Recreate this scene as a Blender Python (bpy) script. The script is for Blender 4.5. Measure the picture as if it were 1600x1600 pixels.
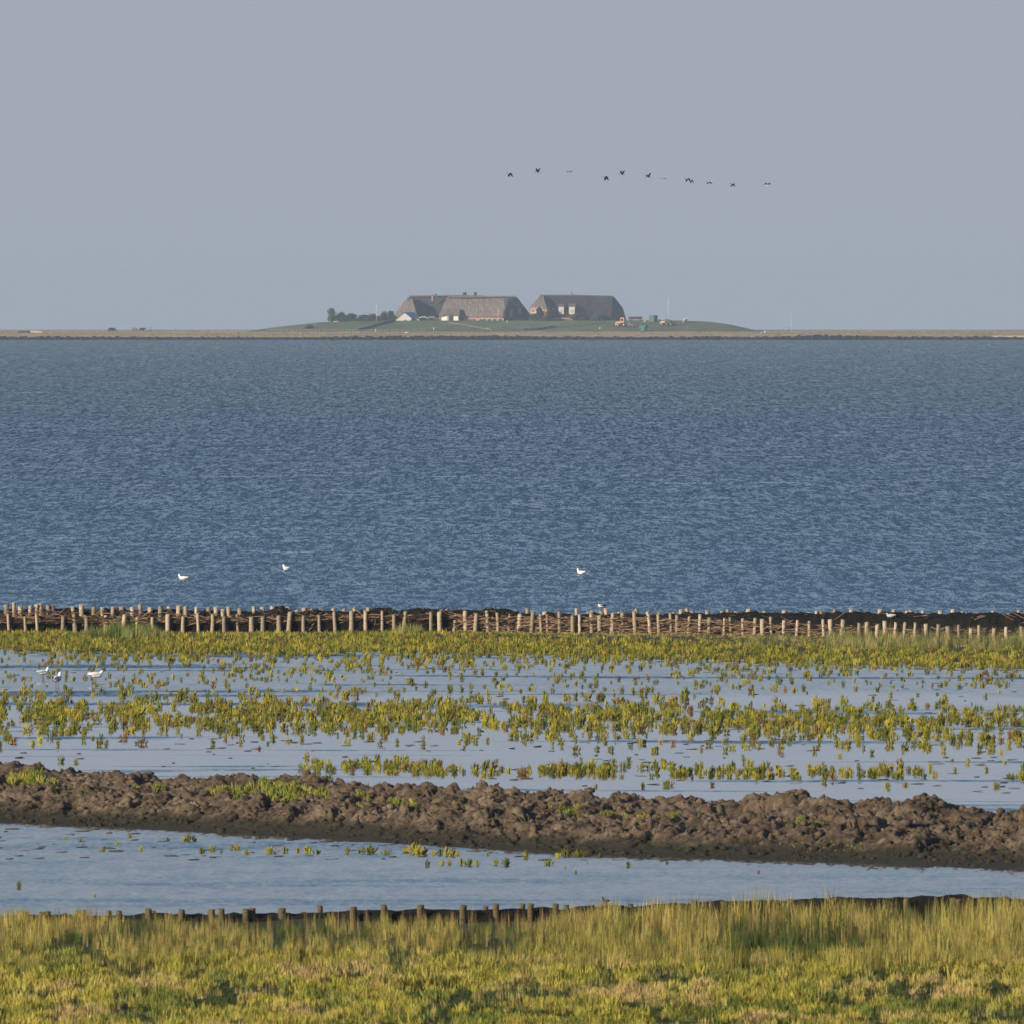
import bpy, bmesh, math, random
import numpy as np
from mathutils import Vector, Matrix

S = bpy.context.scene
for o in list(bpy.data.objects): bpy.data.objects.remove(o, do_unlink=True)
R = random.Random(7)
NR = np.random.RandomState(11)

# ------------------------------------------------------------------ camera, sky, sun
EYE = 11.0                       # metres above the sea: a viewpoint on the dyke
TH = 3.397e-5                    # radians seen by one pixel of the 1600 px photograph
EY = 464.4                       # row of eye level
RC = 7.43e6                      # earth radius with refraction: the sea really curves away
cam_d = bpy.data.cameras.new('camera'); cam = bpy.data.objects.new('camera', cam_d)
S.collection.objects.link(cam); S.camera = cam
cam.location = (0, 0, EYE)
cam_d.sensor_width = 36
cam_d.lens = 18 / math.tan(800 * TH)
cam.rotation_euler = (math.pi/2 - (800 - EY) * TH, 0, 0)
cam_d.clip_start = 1; cam_d.clip_end = 30000
cam_d.dof.use_dof = True; cam_d.dof.focus_distance = 1300; cam_d.dof.aperture_fstop = 32

SUN_EL, SUN_AZ = math.radians(19), math.atan2(-0.80, -0.60)   # low, from the left and behind the camera
sv = Vector((math.sin(SUN_AZ)*math.cos(SUN_EL), math.cos(SUN_AZ)*math.cos(SUN_EL), math.sin(SUN_EL)))
w = bpy.data.worlds.new('World'); S.world = w; w.use_nodes = True
nt = w.node_tree; nt.nodes.clear()
sky = nt.nodes.new('ShaderNodeTexSky'); sky.sky_type = 'NISHITA'; sky.sun_disc = False
sky.sun_elevation = SUN_EL; sky.sun_rotation = SUN_AZ % (2*math.pi)
sky.air_density = 1.0; sky.dust_density = 1.0; sky.ozone_density = 4.0
bg = nt.nodes.new('ShaderNodeBackground'); bg.inputs['Strength'].default_value = 0.075
wo = nt.nodes.new('ShaderNodeOutputWorld')
# the dull lilac sea haze that lies all round the horizon, thinning out upwards
tcw = nt.nodes.new('ShaderNodeTexCoord'); spw = nt.nodes.new('ShaderNodeSeparateXYZ'); nt.links.new(tcw.outputs['Generated'], spw.inputs[0])
mrw = nt.nodes.new('ShaderNodeMapRange'); mrw.interpolation_type = 'SMOOTHSTEP'; nt.links.new(spw.outputs[2], mrw.inputs[0])
for i_, v_ in enumerate((.025, .24, 1.0, 0.0)): mrw.inputs[i_+1].default_value = v_
mxw = nt.nodes.new('ShaderNodeMix'); mxw.data_type = 'RGBA'; nt.links.new(mrw.outputs[0], mxw.inputs[0])
SKY_S = .075
nt.links.new(sky.outputs[0], mxw.inputs[6]); mxw.inputs[7].default_value = (.306/SKY_S, .340/SKY_S, .400/SKY_S, 1)
bg.inputs['Strength'].default_value = SKY_S
nt.links.new(mxw.outputs[2], bg.inputs[0]); nt.links.new(bg.outputs[0], wo.inputs[0])
sl = bpy.data.lights.new('sun', 'SUN'); sl.energy = 5.0; sl.angle = math.radians(0.5); sl.color = (1.0, 0.83, 0.60)
so = bpy.data.objects.new('sun', sl); S.collection.objects.link(so)
so.rotation_euler = sv.to_track_quat('Z', 'Y').to_euler(); so.location = (-50, -40, 60)
S.view_settings.view_transform = 'Standard'; S.view_settings.look = 'None'
S.view_settings.exposure = 0.25; S.view_settings.gamma = 1; S.view_settings.use_curve_mapping = False
S.cycles.volume_bounces = 0

# ------------------------------------------------------------------ helpers
def curv(y): return -y*y/(2*RC)
def at(px, py, z=0.0):
    """point on the level z (above the curved sea) that a pixel of the photograph looks at"""
    d = 500.0
    for _ in range(30):
        d = (EYE - z - curv(d)) / ((py - EY) * TH)
        d = min(d, 20000)
    return (px-800)*TH*d, d, z + curv(d)
def atd(px, py, d):
    return Vector(((px-800)*TH*d, d, EYE + (EY-py)*TH*d))
def interp(x, pts):
    return float(np.interp(x, [p[0] for p in pts], [p[1] for p in pts]))

def tag(o, label=None, cat=None, group=None, kind=None):
    if label: o['label'] = label
    if cat: o['category'] = cat
    if group: o['group'] = group
    if kind: o['kind'] = kind
    return o
def link(name, me, parent=None):
    o = bpy.data.objects.new(name, me); S.collection.objects.link(o)
    if parent: o.parent = parent
    return o
def empty(name, loc, rz=0):
    o = bpy.data.objects.new(name, None); S.collection.objects.link(o)
    o.location = loc; o.rotation_euler = (0, 0, rz); o.empty_display_size = .3
    bpy.context.view_layer.update()
    return o
def np_mesh(name, V, F, mats, smooth=False, col=None, mi=None):
    """mesh from arrays: V (n,3), F (m,k)"""
    V = np.asarray(V, np.float32); F = np.asarray(F, np.int32)
    me = bpy.data.meshes.new(name)
    me.vertices.add(len(V)); me.vertices.foreach_set('co', V.ravel())
    k = F.shape[1]
    me.loops.add(F.size); me.loops.foreach_set('vertex_index', F.ravel())
    me.polygons.add(len(F))
    me.polygons.foreach_set('loop_start', np.arange(0, F.size, k, dtype=np.int32))
    me.polygons.foreach_set('loop_total', np.full(len(F), k, np.int32))
    if mi is not None: me.polygons.foreach_set('material_index', np.asarray(mi, np.int32))
    if smooth: me.polygons.foreach_set('use_smooth', np.ones(len(F), bool))
    me.update(calc_edges=True)
    if col is not None:
        a = me.color_attributes.new('tint', 'FLOAT_COLOR', 'POINT')
        c = np.ones((len(V), 4), np.float32); c[:, :3] = col
        a.data.foreach_set('color', c.ravel())
    for m in (mats if isinstance(mats, (list, tuple)) else [mats]): me.materials.append(m)
    return me
def bm_mesh(name, bm, mats, smooth=False):
    me = bpy.data.meshes.new(name); bm.to_mesh(me); bm.free()
    for m in (mats if isinstance(mats, (list, tuple)) else [mats]): me.materials.append(m)
    if smooth:
        for p in me.polygons: p.use_smooth = True
    return me
def poly(name, verts, faces, mat, parent=None, local=None):
    """mesh from world-space vertices, stored relative to its parent's place"""
    off = Vector((0, 0, 0)); q = parent; rot = Matrix.Identity(3)
    while q: off += q.location; q = q.parent
    me = bpy.data.meshes.new(name)
    me.from_pydata([tuple(rot @ (Vector(v)-off)) for v in verts], [], faces); me.update()
    me.materials.append(mat)
    return link(name, me, parent)
BOXF = [(0,3,2,1),(4,5,6,7),(0,1,5,4),(1,2,6,5),(2,3,7,6),(3,0,4,7)]
def box_bm(bm, c, s, rz=0, tilt=0, mi=0):
    M = Matrix.Translation(Vector(c)) @ Matrix.Rotation(rz, 4, 'Z') @ Matrix.Rotation(tilt, 4, 'Y')
    vs = [bm.verts.new(M @ Vector((sx*s[0]/2, sy*s[1]/2, sz*s[2]/2)))
          for sz in (-1, 1) for sx, sy in ((-1,-1),(1,-1),(1,1),(-1,1))]
    for f in BOXF:
        fc = bm.faces.new([vs[i] for i in f]); fc.material_index = mi
    return vs
def boxo(name, c, s, mat, parent=None, rz=0, tilt=0, bevel=0.0):
    bm = bmesh.new(); box_bm(bm, c, s, rz, tilt)
    if bevel: bmesh.ops.bevel(bm, geom=list(bm.edges), offset=bevel, segments=2, affect='EDGES')
    return link(name, bm_mesh(name, bm, mat), parent)
def cyl_bm(bm, a, b, r0, r1, n=10):
    a, b = Vector(a), Vector(b); q = (b-a).to_track_quat('Z', 'Y').to_matrix()
    A = [bm.verts.new(a + q @ Vector((math.cos(t)*r0, math.sin(t)*r0, 0))) for t in [2*math.pi*i/n for i in range(n)]]
    B = [bm.verts.new(b + q @ Vector((math.cos(t)*r1, math.sin(t)*r1, 0))) for t in [2*math.pi*i/n for i in range(n)]]
    for i in range(n): bm.faces.new((A[i], A[(i+1) % n], B[(i+1) % n], B[i]))
    bm.faces.new(A[::-1]); bm.faces.new(B)
def cylo(name, a, b, r0, r1, mat, parent=None, n=10, smooth=True):
    bm = bmesh.new(); cyl_bm(bm, a, b, r0, r1, n)
    return link(name, bm_mesh(name, bm, mat, smooth), parent)
def skin(name, pts, edges, radii, mat, parent=None, sub=2):
    """one continuous body grown round a skeleton"""
    me = bpy.data.meshes.new(name); me.from_pydata(pts, edges, []); me.update()
    o = bpy.data.objects.new(name, me); S.collection.objects.link(o)
    m = o.modifiers.new('skin', 'SKIN')
    for i, r in enumerate(radii):
        r = r if isinstance(r, tuple) else (r, r)
        me.skin_vertices[0].data[i].radius = r
        me.skin_vertices[0].data[i].use_root = (i == 0)
    s = o.modifiers.new('sub', 'SUBSURF'); s.levels = sub; s.render_levels = sub
    dg = bpy.context.evaluated_depsgraph_get()
    m2 = bpy.data.meshes.new_from_object(o.evaluated_get(dg)); m2.name = name
    bpy.data.objects.remove(o, do_unlink=True)
    m2.materials.clear(); m2.materials.append(mat)
    for p in m2.polygons: p.use_smooth = True
    return link(name, m2, parent)
def copy_tree(o, parent=None):
    c = o.copy(); S.collection.objects.link(c); c.parent = parent
    for ch in list(o.children): copy_tree(ch, c)
    return c

# value noise / worley in numpy
_T = NR.rand(256, 256)
def vnoise(x, y):
    xi = np.floor(x).astype(int); yi = np.floor(y).astype(int); fx = x-xi; fy = y-yi
    fx = fx*fx*(3-2*fx); fy = fy*fy*(3-2*fy)
    g = lambda i, j: _T[(xi+i) & 255, (yi+j) & 255]
    return (g(0,0)*(1-fx)+g(1,0)*fx)*(1-fy) + (g(0,1)*(1-fx)+g(1,1)*fx)*fy
def fbm(x, y, oc=4, g=.5):
    s = 0; a = 1; t = 0
    for i in range(oc):
        s = s + a*vnoise(x*2**i+17.3*i, y*2**i+5.1*i); t += a; a *= g
    return s/t
_J = NR.rand(256, 256, 3)
def worley(x, y):
    xi = np.floor(x).astype(int); yi = np.floor(y).astype(int)
    d1 = np.full(x.shape, 9.); hid = np.zeros(x.shape)
    for i in (-1, 0, 1):
        for j in (-1, 0, 1):
            c = _J[(xi+i) & 255, (yi+j) & 255]
            d = (xi+i+c[..., 0]-x)**2 + (yi+j+c[..., 1]-y)**2
            m = d < d1; d1 = np.where(m, d, d1); hid = np.where(m, c[..., 2], hid)
    return np.sqrt(d1), hid

# ------------------------------------------------------------------ materials
class N:
    def __init__(s, name):
        s.m = bpy.data.materials.new(name); s.m.use_nodes = True; s.t = s.m.node_tree
        s.t.nodes.clear(); s.out = s.t.nodes.new('ShaderNodeOutputMaterial')
        s.tc = s.t.nodes.new('ShaderNodeTexCoord')
    def n(s, k, **kw):
        x = s.t.nodes.new(k)
        for a, b in kw.items(): setattr(x, a, b)
        return x
    def l(s, a, b): s.t.links.new(a, b)
    def math(s, op, a, b=None, c=None, clamp=False):
        x = s.n('ShaderNodeMath', operation=op, use_clamp=clamp)
        for i, v in enumerate((a, b, c)):
            if v is None: continue
            if isinstance(v, (int, float)): x.inputs[i].default_value = v
            else: s.l(v, x.inputs[i])
        return x.outputs[0]
    def comb(s, x, y, z=0.0):
        c = s.n('ShaderNodeCombineXYZ')
        for i, v in enumerate((x, y, z)):
            if isinstance(v, (int, float)): c.inputs[i].default_value = v
            else: s.l(v, c.inputs[i])
        return c.outputs[0]
    def noise(s, vec, scale, detail=3, rough=.5, dist=0):
        x = s.n('ShaderNodeTexNoise'); x.inputs['Scale'].default_value = scale
        x.inputs['Detail'].default_value = detail; x.inputs['Roughness'].default_value = rough
        x.inputs['Distortion'].default_value = dist
        if vec is not None: s.l(vec, x.inputs['Vector'])
        return x.outputs['Fac']
    def ramp(s, fac, stops):
        r = s.n('ShaderNodeValToRGB'); e = r.color_ramp.elements
        while len(e) < len(stops): e.new(.5)
        for el, (p, c) in zip(e, stops): el.position = p; el.color = (*c, 1)
        s.l(fac, r.inputs[0]); return r.outputs[0]
    def maprange(s, v, a, b, c, d):
        x = s.n('ShaderNodeMapRange'); s.l(v, x.inputs[0])
        for i, q in enumerate((a, b, c, d)): x.inputs[i+1].default_value = q
        return x.outputs[0]
    def bsdf(s, color, rough=.8, spec=.3, normal=None, **kw):
        b = s.n('ShaderNodeBsdfPrincipled')
        if isinstance(color, tuple): b.inputs['Base Color'].default_value = (*color, 1)
        else: s.l(color, b.inputs['Base Color'])
        if isinstance(rough, (int, float)): b.inputs['Roughness'].default_value = rough
        else: s.l(rough, b.inputs['Roughness'])
        b.inputs['Specular IOR Level'].default_value = spec
        if normal is not None: s.l(normal, b.inputs['Normal'])
        for k, v in kw.items(): b.inputs[k].default_value = v
        s.l(b.outputs[0], s.out.inputs[0]); return b
def mottled(name, a, b, scale=3, rough=.85, bump=.0, detail=5, stretch=(1,1,1), spec=.25):
    g = N(name)
    mp = g.n('ShaderNodeMapping'); mp.inputs['Scale'].default_value = stretch; g.l(g.tc.outputs['Object'], mp.inputs[0])
    f = g.noise(mp.outputs[0], scale, detail, .6)
    c = g.ramp(f, [(.3, a), (.7, b)])
    nrm = None
    if bump:
        bp = g.n('ShaderNodeBump'); bp.inputs['Strength'].default_value = 1; bp.inputs['Distance'].default_value = bump
        g.l(g.noise(mp.outputs[0], scale*3, 5, .6), bp.inputs['Height']); nrm = bp.outputs[0]
    g.bsdf(c, rough, spec, nrm); return g.m
def tinted(name, rough=.7, trans=0.0, spec=.25):
    g = N(name); a = g.n('ShaderNodeAttribute', attribute_name='tint')
    b = g.bsdf(a.outputs['Color'], rough, spec)
    if trans:
        t = g.n('ShaderNodeBsdfTranslucent'); g.l(a.outputs['Color'], t.inputs[0])
        mx = g.n('ShaderNodeMixShader'); mx.inputs[0].default_value = trans
        g.l(b.outputs[0], mx.inputs[1]); g.l(t.outputs[0], mx.inputs[2]); g.l(mx.outputs[0], g.out.inputs[0])
    return g.m

def water_mat(name, body, s_lo, s_hi, n_lo, n_hi, patch, rough, bands=0.0, a=.34, b=.11, lo=.50, hi=.62, thin=5.5, breeze=None):
    """wave facets that face the shore: from a low viewpoint the backs of waves hide,
    so the surface seen leans towards the beach; crests shrink with distance as real ones do"""
    g = N(name)
    sp = g.n('ShaderNodeSeparateXYZ'); g.l(g.tc.outputs['Object'], sp.inputs[0])
    ly = g.math('LOGARITHM', sp.outputs[1], math.e)
    def uv(a, b, k=0.0):
        return g.comb(g.math('ADD', g.math('DIVIDE', sp.outputs[0], a), k), g.math('MULTIPLY', ly, EYE/b))
    fine = g.noise(uv(a, b), 1.0, 3, .65, .35)
    mid = g.noise(uv(a*3.6, b*3.2, 40), 1.0, 2, .5, .4)
    far = g.noise(uv(a*11, b*8, 90), 1.0, 3, .55, .2)
    big = g.noise(uv(a*90, b*26, 120), 1.0, 3, .5)
    f = g.math('ADD', g.math('MULTIPLY', fine, .50), g.math('MULTIPLY', mid, .30))
    f = g.math('ADD', f, g.math('MULTIPLY', far, .20))
    sl_ = g.maprange(f, n_lo, n_hi, s_lo, s_hi)
    sl_ = g.math('MULTIPLY', sl_, g.maprange(big, .3, .7, 1-patch, 1+patch))
    if bands:
        bn = g.noise(uv(a*90, b*thin, 7), 1.0, 4, .6, .3)
        sl_ = g.math('MULTIPLY', sl_, g.maprange(bn, lo, hi, bands, 1.0))
    if breeze:      # beyond this distance the pool is ruffled all over
        bz = g.maprange(g.math('ADD', sp.outputs[1], g.maprange(g.noise(uv(a*60, b*20, 33), 1.0, 3), .3, .7, -9, 9)), breeze-4, breeze+4, 0, 1)
        sl_ = g.math('ADD', sl_, g.math('MULTIPLY', bz, g.maprange(f, n_lo, n_hi, .01, .05)))
    nx = g.maprange(g.noise(uv(a*1.3, b*1.6, 300), 1.0, 2), .3, .7, -.10, .10)
    nx = g.math('MULTIPLY', nx, g.math('MULTIPLY', sl_, 4.0))
    nv = g.n('ShaderNodeVectorMath', operation='NORMALIZE')
    g.l(g.comb(nx, g.math('MULTIPLY', sl_, -1.0), 1.0), nv.inputs[0])
    if isinstance(body, list):      # turbid shallows, then deeper blue, then grey green over the far flats
        t = g.maprange(ly, math.log(600), math.log(6000), 0, 1); body = g.ramp(t, body)
    p = g.bsdf(body, rough, .5, nv.outputs[0]); p.inputs['IOR'].default_value = 1.33
    return g.m
M = {}
M['sea'] = water_mat('sea_water', [(0, (.058, .112, .190)), (.22, (.034, .078, .138)), (.42, (.020, .054, .096)), (.62, (.026, .054, .072)), (1, (.040, .062, .074))], .068, .72, .475, .605, .12, .05, bands=.5, a=.088, b=.026, lo=.33, hi=.40)
M['pool'] = water_mat('pool_water', (.05, .075, .12), .02, .20, .36, .68, .35, .03, bands=.06, a=.22, b=.036, thin=4.2, breeze=521, lo=.545, hi=.64)
M['pool_near'] = water_mat('near_pool_water', (.05, .07, .105), .025, .105, .36, .68, .15, .04, bands=.6, a=.13, b=.030)

def mud_mat():
    g = N('wet_mud')
    sp = g.n('ShaderNodeSeparateXYZ'); g.l(g.tc.outputs['Object'], sp.inputs[0])
    f = g.math('ADD', g.math('MULTIPLY', g.noise(g.tc.outputs['Object'], 3.0, 6, .65), .7), g.math('MULTIPLY', g.noise(g.tc.outputs['Object'], .7, 3, .6), .3))
    dry = g.ramp(f, [(.36, (.038, .028, .018)), (.50, (.140, .102, .068)), (.66, (.28, .22, .16))])
    wet = g.ramp(f, [(.3, (.022, .020, .012)), (.7, (.055, .048, .026))])
    h = g.math('ADD', sp.outputs[2], g.maprange(g.noise(g.tc.outputs['Object'], 1.2, 4, .6), .3, .7, -.10, .10))
    k = g.maprange(h, .19, .36, 0, 1)
    mx = g.n('ShaderNodeMix', data_type='RGBA'); g.l(k, mx.inputs[0]); g.l(wet, mx.inputs[6]); g.l(dry, mx.inputs[7])
    bp = g.n('ShaderNodeBump'); bp.inputs['Distance'].default_value = .08
    g.l(g.noise(g.tc.outputs['Object'], 11, 6, .75), bp.inputs['Height'])
    g.bsdf(mx.outputs[2], .75, .3, bp.outputs[0]); return g.m
M['mud'] = mud_mat()
M['flat'] = mottled('marsh_mud', (.030, .026, .014), (.075, .062, .030), 2.5, .8)
M['turf'] = mottled('marsh_ground', (.022, .026, .008), (.050, .055, .016), 1.5, .9)
M['dyke'] = mottled('dyke_grass', (.05, .07, .02), (.10, .12, .035), 1.0, .9)
M['plant'] = tinted('glasswort_stems', .6, .25)
M['blade'] = tinted('grass_blades', .6, .35)
M['stick'] = tinted('sticks', .85)
def post_mat():
    g = N('weathered_post')
    oi = g.n('ShaderNodeObjectInfo')
    f = g.noise(g.tc.outputs['Object'], 7, 5, .7)
    c = g.ramp(f, [(.30, (.25, .17, .11)), (.50, (.42, .345, .26)), (.72, (.53, .45, .355))])
    hs = g.n('ShaderNodeHueSaturation'); g.l(c, hs.inputs['Color'])
    g.l(g.maprange(oi.outputs['Random'], 0, 1, .58, 1.15), hs.inputs['Value'])
    bp = g.n('ShaderNodeBump'); bp.inputs['Distance'].default_value = .01
    g.l(f, bp.inputs['Height'])
    g.bsdf(hs.outputs[0], .85, .2, bp.outputs[0]); return g.m
M['post'] = post_mat()
M['post_dark'] = mottled('mossy_post', (.045, .035, .018), (.15, .115, .060), 6, .9)
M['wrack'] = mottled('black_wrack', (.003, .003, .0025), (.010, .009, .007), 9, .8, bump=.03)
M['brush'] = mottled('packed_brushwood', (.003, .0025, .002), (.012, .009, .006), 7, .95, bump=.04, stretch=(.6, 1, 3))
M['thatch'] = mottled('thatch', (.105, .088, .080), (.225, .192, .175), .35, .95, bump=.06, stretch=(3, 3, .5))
M['thatch_dark'] = mottled('shaded_thatch', (.034, .036, .042), (.080, .077, .080), .35, .95, bump=.06, stretch=(3, 3, .5))  # same thatch recoloured darker for the roof planes in shade
M['ridge'] = mottled('ridge_sods', (.10, .095, .07), (.17, .15, .12), 1.2, .95)
def brick_mat():
    g = N('red_brick')
    b = g.n('ShaderNodeTexBrick'); b.inputs['Scale'].default_value = 3.2
    b.inputs['Color1'].default_value = (.42, .22, .155, 1); b.inputs['Color2'].default_value = (.36, .18, .13, 1)
    b.inputs['Mortar'].default_value = (.40, .32, .26, 1)
    g.l(g.tc.outputs['Generated'], b.inputs[0]); g.bsdf(b.outputs[0], .9, .2); return g.m
M['brick'] = brick_mat()
def plain(name, c, rough=.7, spec=.3):
    k = .82
    return mottled(name, tuple(x*k for x in c), tuple(min(1, x*1.1) for x in c), 1.3, rough, spec=spec)
M['white'] = plain('white_paint', (.74, .71, .66)); M['cream'] = plain('cream_render', (.60, .52, .44))
M['dimglass'] = plain('shaded_frames', (.13, .15, .17)); M['glass'] = plain('window_glass', (.02, .025, .03), .15, .5)
M['blue'] = plain('blue_sheet_roof', (.07, .36, .60), .6)
M['dark'] = plain('dark_opening', (.02, .022, .025)); M['red'] = plain('red_paint', (.42, .06, .06))  # openings are solid panels with their inner shade put into this dark colour
M['asphaltroof'] = plain('grey_roofing', (.20, .19, .19)); M['conc'] = plain('pale_concrete', (.42, .38, .32))
M['slate'] = plain('dark_timber_and_shade', (.045, .05, .055)); M['orange'] = plain('orange_paint', (.70, .33, .13), .5)  # dark timber colour also carries the painted shade of the gable walls
M['green_p'] = plain('green_paint', (.07, .13, .08)); M['teal'] = plain('teal_paint', (.05, .17, .15), .6)
M['tyre'] = plain('black_rubber', (.02, .02, .02)); M['metal'] = plain('galvanised_metal', (.45, .46, .47), .4)
M['hide'] = mottled('dark_hide', (.012, .010, .010), (.03, .026, .024), 2, .8)
M['hide_w'] = mottled('pale_hide', (.03, .027, .025), (.55, .50, .44), .5, .8)
M['leafy'] = tinted('tree_leaves', .7, .2); M['bark'] = plain('bark', (.08, .06, .045))
M['feather_w'] = plain('white_feathers', (.86, .86, .86), .6); M['feather_g'] = plain('grey_feathers', (.50, .53, .57), .6)
M['feather_b'] = plain('black_feathers', (.012, .014, .02), .6); M['bill'] = plain('dark_red_bill', (.13, .035, .025), .5)
M['feather_r'] = plain('rusty_feathers', (.28, .12, .05), .6)
M['stone'] = mottled('revetment_stone', (.006, .008, .012), (.020, .023, .028), .7, .9, bump=.2)
M['sand'] = plain('pale_sand', (.46, .36, .28))
def isle_mat():
    g = N('island_grass')
    sp = g.n('ShaderNodeSeparateXYZ'); g.l(g.tc.outputs['Object'], sp.inputs[0])
    a = g.n('ShaderNodeAttribute', attribute_name='tint')
    v = g.comb(g.math('MULTIPLY', sp.outputs[0], .10), g.math('MULTIPLY', sp.outputs[1], .02), g.math('MULTIPLY', sp.outputs[2], 1.0))
    f = g.noise(v, 1.0, 6, .65)
    mx = g.n('ShaderNodeMix', data_type='RGBA', blend_type='MULTIPLY'); mx.inputs[0].default_value = 1
    g.l(a.outputs['Color'], mx.inputs[6]); g.l(g.ramp(f, [(.3, (.62, .62, .62)), (.7, (1.25, 1.2, 1.15))]), mx.inputs[7])
    g.bsdf(mx.outputs[2], .95, .1); return g.m
M['isle'] = isle_mat()

# ------------------------------------------------------------------ sea and pools
DI = 5887.0                                         # the far shore
DM = DI + 1000.0                                    # front foot of the dwelling mound
def sheet(name, ys, xs, mat, z=0.0):
    Y, X = np.meshgrid(ys, xs, indexing='ij')
    V = np.stack([X, Y, z + curv(Y)], -1).reshape(-1, 3)
    ny, nx = len(ys), len(xs)
    i, j = np.meshgrid(np.arange(ny-1), np.arange(nx-1), indexing='ij')
    a = (i*nx+j).ravel()
    F = np.stack([a, a+1, a+nx+1, a+nx], -1)
    return link(name, np_mesh(name, V, F, mat, True))
tag(sheet('sea', np.concatenate([np.linspace(603, 3000, 60), np.linspace(3100, 16000, 200)]),
          np.linspace(-2500, 2500, 21), M['sea']), kind='structure')
# the two pools meet under the mud bank
def pool_sheet(name, ya, yb, mat):
    o = sheet(name, np.linspace(0, 1, 30), np.linspace(-150, 150, 61), mat)
    for v in o.data.vertices:
        x, t = v.co.x, v.co.y; A = ya(x); B = yb(x); v.co.y = A+(B-A)*t; v.co.z = curv(v.co.y)
    return tag(o, kind='structure')
mid_y = lambda x: float(np.interp(x, [-30, -12, -4, 11, 30], [400, 397, 389, 368, 352]))
pool_sheet('pool_water', lambda x: 330.4, mid_y, M['pool_near']); pool_sheet('pool_water', mid_y, lambda x: 603, M['pool'])

# seabed and land under everything near: one big sheet of ground
gy = np.concatenate([np.linspace(-60, 280, 40), np.linspace(282, 345, 127), np.linspace(360, 16500, 120)])
gx = np.concatenate([np.linspace(-2550, -30, 20), np.linspace(-25, 25, 101), np.linspace(30, 2550, 20)])
Y, X = np.meshgrid(gy, gx, indexing='ij')
FRONT = 333.5
zg = np.interp(Y, [-60, -15, 12, 60, 200, 240, 315, 324, FRONT-1, FRONT+2, 360, 16500], [9.2, 9.3, 9.2, 3.0, .55, .3, .22, .05, .03, -.35, -.6, -1.5])
zg = zg + np.where((Y > 230) & (Y < FRONT), (fbm(X*.6, Y*.25, 2)-.5)*.18, 0) + curv(Y)
V = np.stack([X, Y, zg], -1).reshape(-1, 3); nx_ = len(gx)
i, j = np.meshgrid(np.arange(len(gy)-1), np.arange(nx_-1), indexing='ij'); a_ = (i*nx_+j).ravel()
tag(link('ground', np_mesh('ground', V, np.stack([a_, a_+1, a_+nx_+1, a_+nx_], -1), M['turf'], True)), kind='structure')

# the low green flat in front of the far groyne
def flat_front(px): return interp(px, [(-400, 1012), (0, 1012), (300, 1018), (700, 1014), (1000, 1026), (1300, 1034), (1600, 1040), (2000, 1046)])
def grid_land(name, pxs, fr, bk, rows, prof, mat, amp=0.0, fx=1.5, fy=.3):
    V = []; n = len(pxs)
    for t in np.linspace(0, 1, rows):
        for px in pxs:
            yf = at(px, fr(px))[1]; yb = bk(px)
            y = yf + (yb-yf)*t; x = (px-800)*TH*(.5*yf+.5*yb)
            V.append((x, y, prof(t)))
    V = np.array(V)
    if amp: V[:, 2] += (fbm(V[:, 0]*fx+50, V[:, 1]*fy, 4)-.5)*amp
    V[:, 2] += curv(V[:, 1])
    i, j = np.meshgrid(np.arange(rows-1), np.arange(n-1), indexing='ij'); a = (i*n+j).ravel()
    return link(name, np_mesh(name, V, np.stack([a, a+1, a+n+1, a+n], -1), mat, True))
tag(grid_land('mud_flat', np.linspace(-500, 2100, 160), flat_front, lambda px: 618.0, 30,
              lambda t: float(np.interp(t, [0, .08, .5, .97, 1], [-.10, .06, .12, .14, -.2])), M['flat'], .10), kind='structure')

# ------------------------------------------------------------------ mud bank
def bank_front(px): return interp(px, [(-500, 1276), (0, 1287), (250, 1299), (500, 1312), (900, 1337), (1300, 1350), (1600, 1363), (2100, 1384)])
BX = np.arange(-17, 17, .036)
crest_px = [(-500, 1190), (0, 1187), (100, 1198), (250, 1207), (350, 1203), (520, 1212), (620, 1221), (760, 1225), (880, 1232), (1000, 1241), (1130, 1243), (1230, 1236), (1330, 1239), (1430, 1243), (1500, 1258), (1600, 1252), (2100, 1256)]
DEPTH = 15.0
BT = np.linspace(0, 1, 210)
XX, TT = np.meshgrid(BX, BT)
pxs = XX/(TH*385)+800
yf = np.array([at(p, bank_front(p))[1] for p in pxs[0]])
YY = yf[None, :] + TT*DEPTH
yc = yf + .74*DEPTH
crest = np.array([EYE - (interp(p, crest_px)+11-EY)*TH*c - curv(c) for p, c in zip(pxs[0], yc)])
base = np.zeros_like(XX)
shape = np.interp(BT, [0, .03, .14, .22, .36, .46, .56, .74, .86, 1], [-.12, .0, .13, .30, .55, .52, .58, 1.0, .72, -.25])
base = shape[:, None]*crest[None, :]*np.where(TT > .5, .92, 1)
base *= 1 + (fbm(XX*.45+9, YY*.35, 3)-.5)*.20*np.clip(TT*4, 0, 1)*(TT < .66)
warp = (fbm(XX*1.3, YY*1.3, 3)-.5)*.9
d1, h1 = worley(XX*1.5+warp+30, YY*.8+warp+80)
d2, h2 = worley(XX*2.9+warp*3, YY*1.9+warp+20)
d3, h3 = worley(XX*9.0+11+warp*3, YY*5.0+warp*2)
amp = np.clip((TT-.10)/.14, 0, 1)*np.clip((1-TT)/.12, 0, 1)
clod = .165*(.0+h1*1.4)*np.sqrt(np.clip(1-(d1*1.15)**2, 0, 1)) + .13*(.1+h2*1.6)*(np.sqrt(np.clip(1-(d2*1.25)**2, 0, 1))-.4) + .075*(.1+h3*1.5)*(np.sqrt(np.clip(1-(d3*1.2)**2, 0, 1))-.4) + .17*(fbm(XX*3, YY*2.5, 5, .7)-.5) + .07*(fbm(XX*13, YY*8, 3, .7)-.5)
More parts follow.
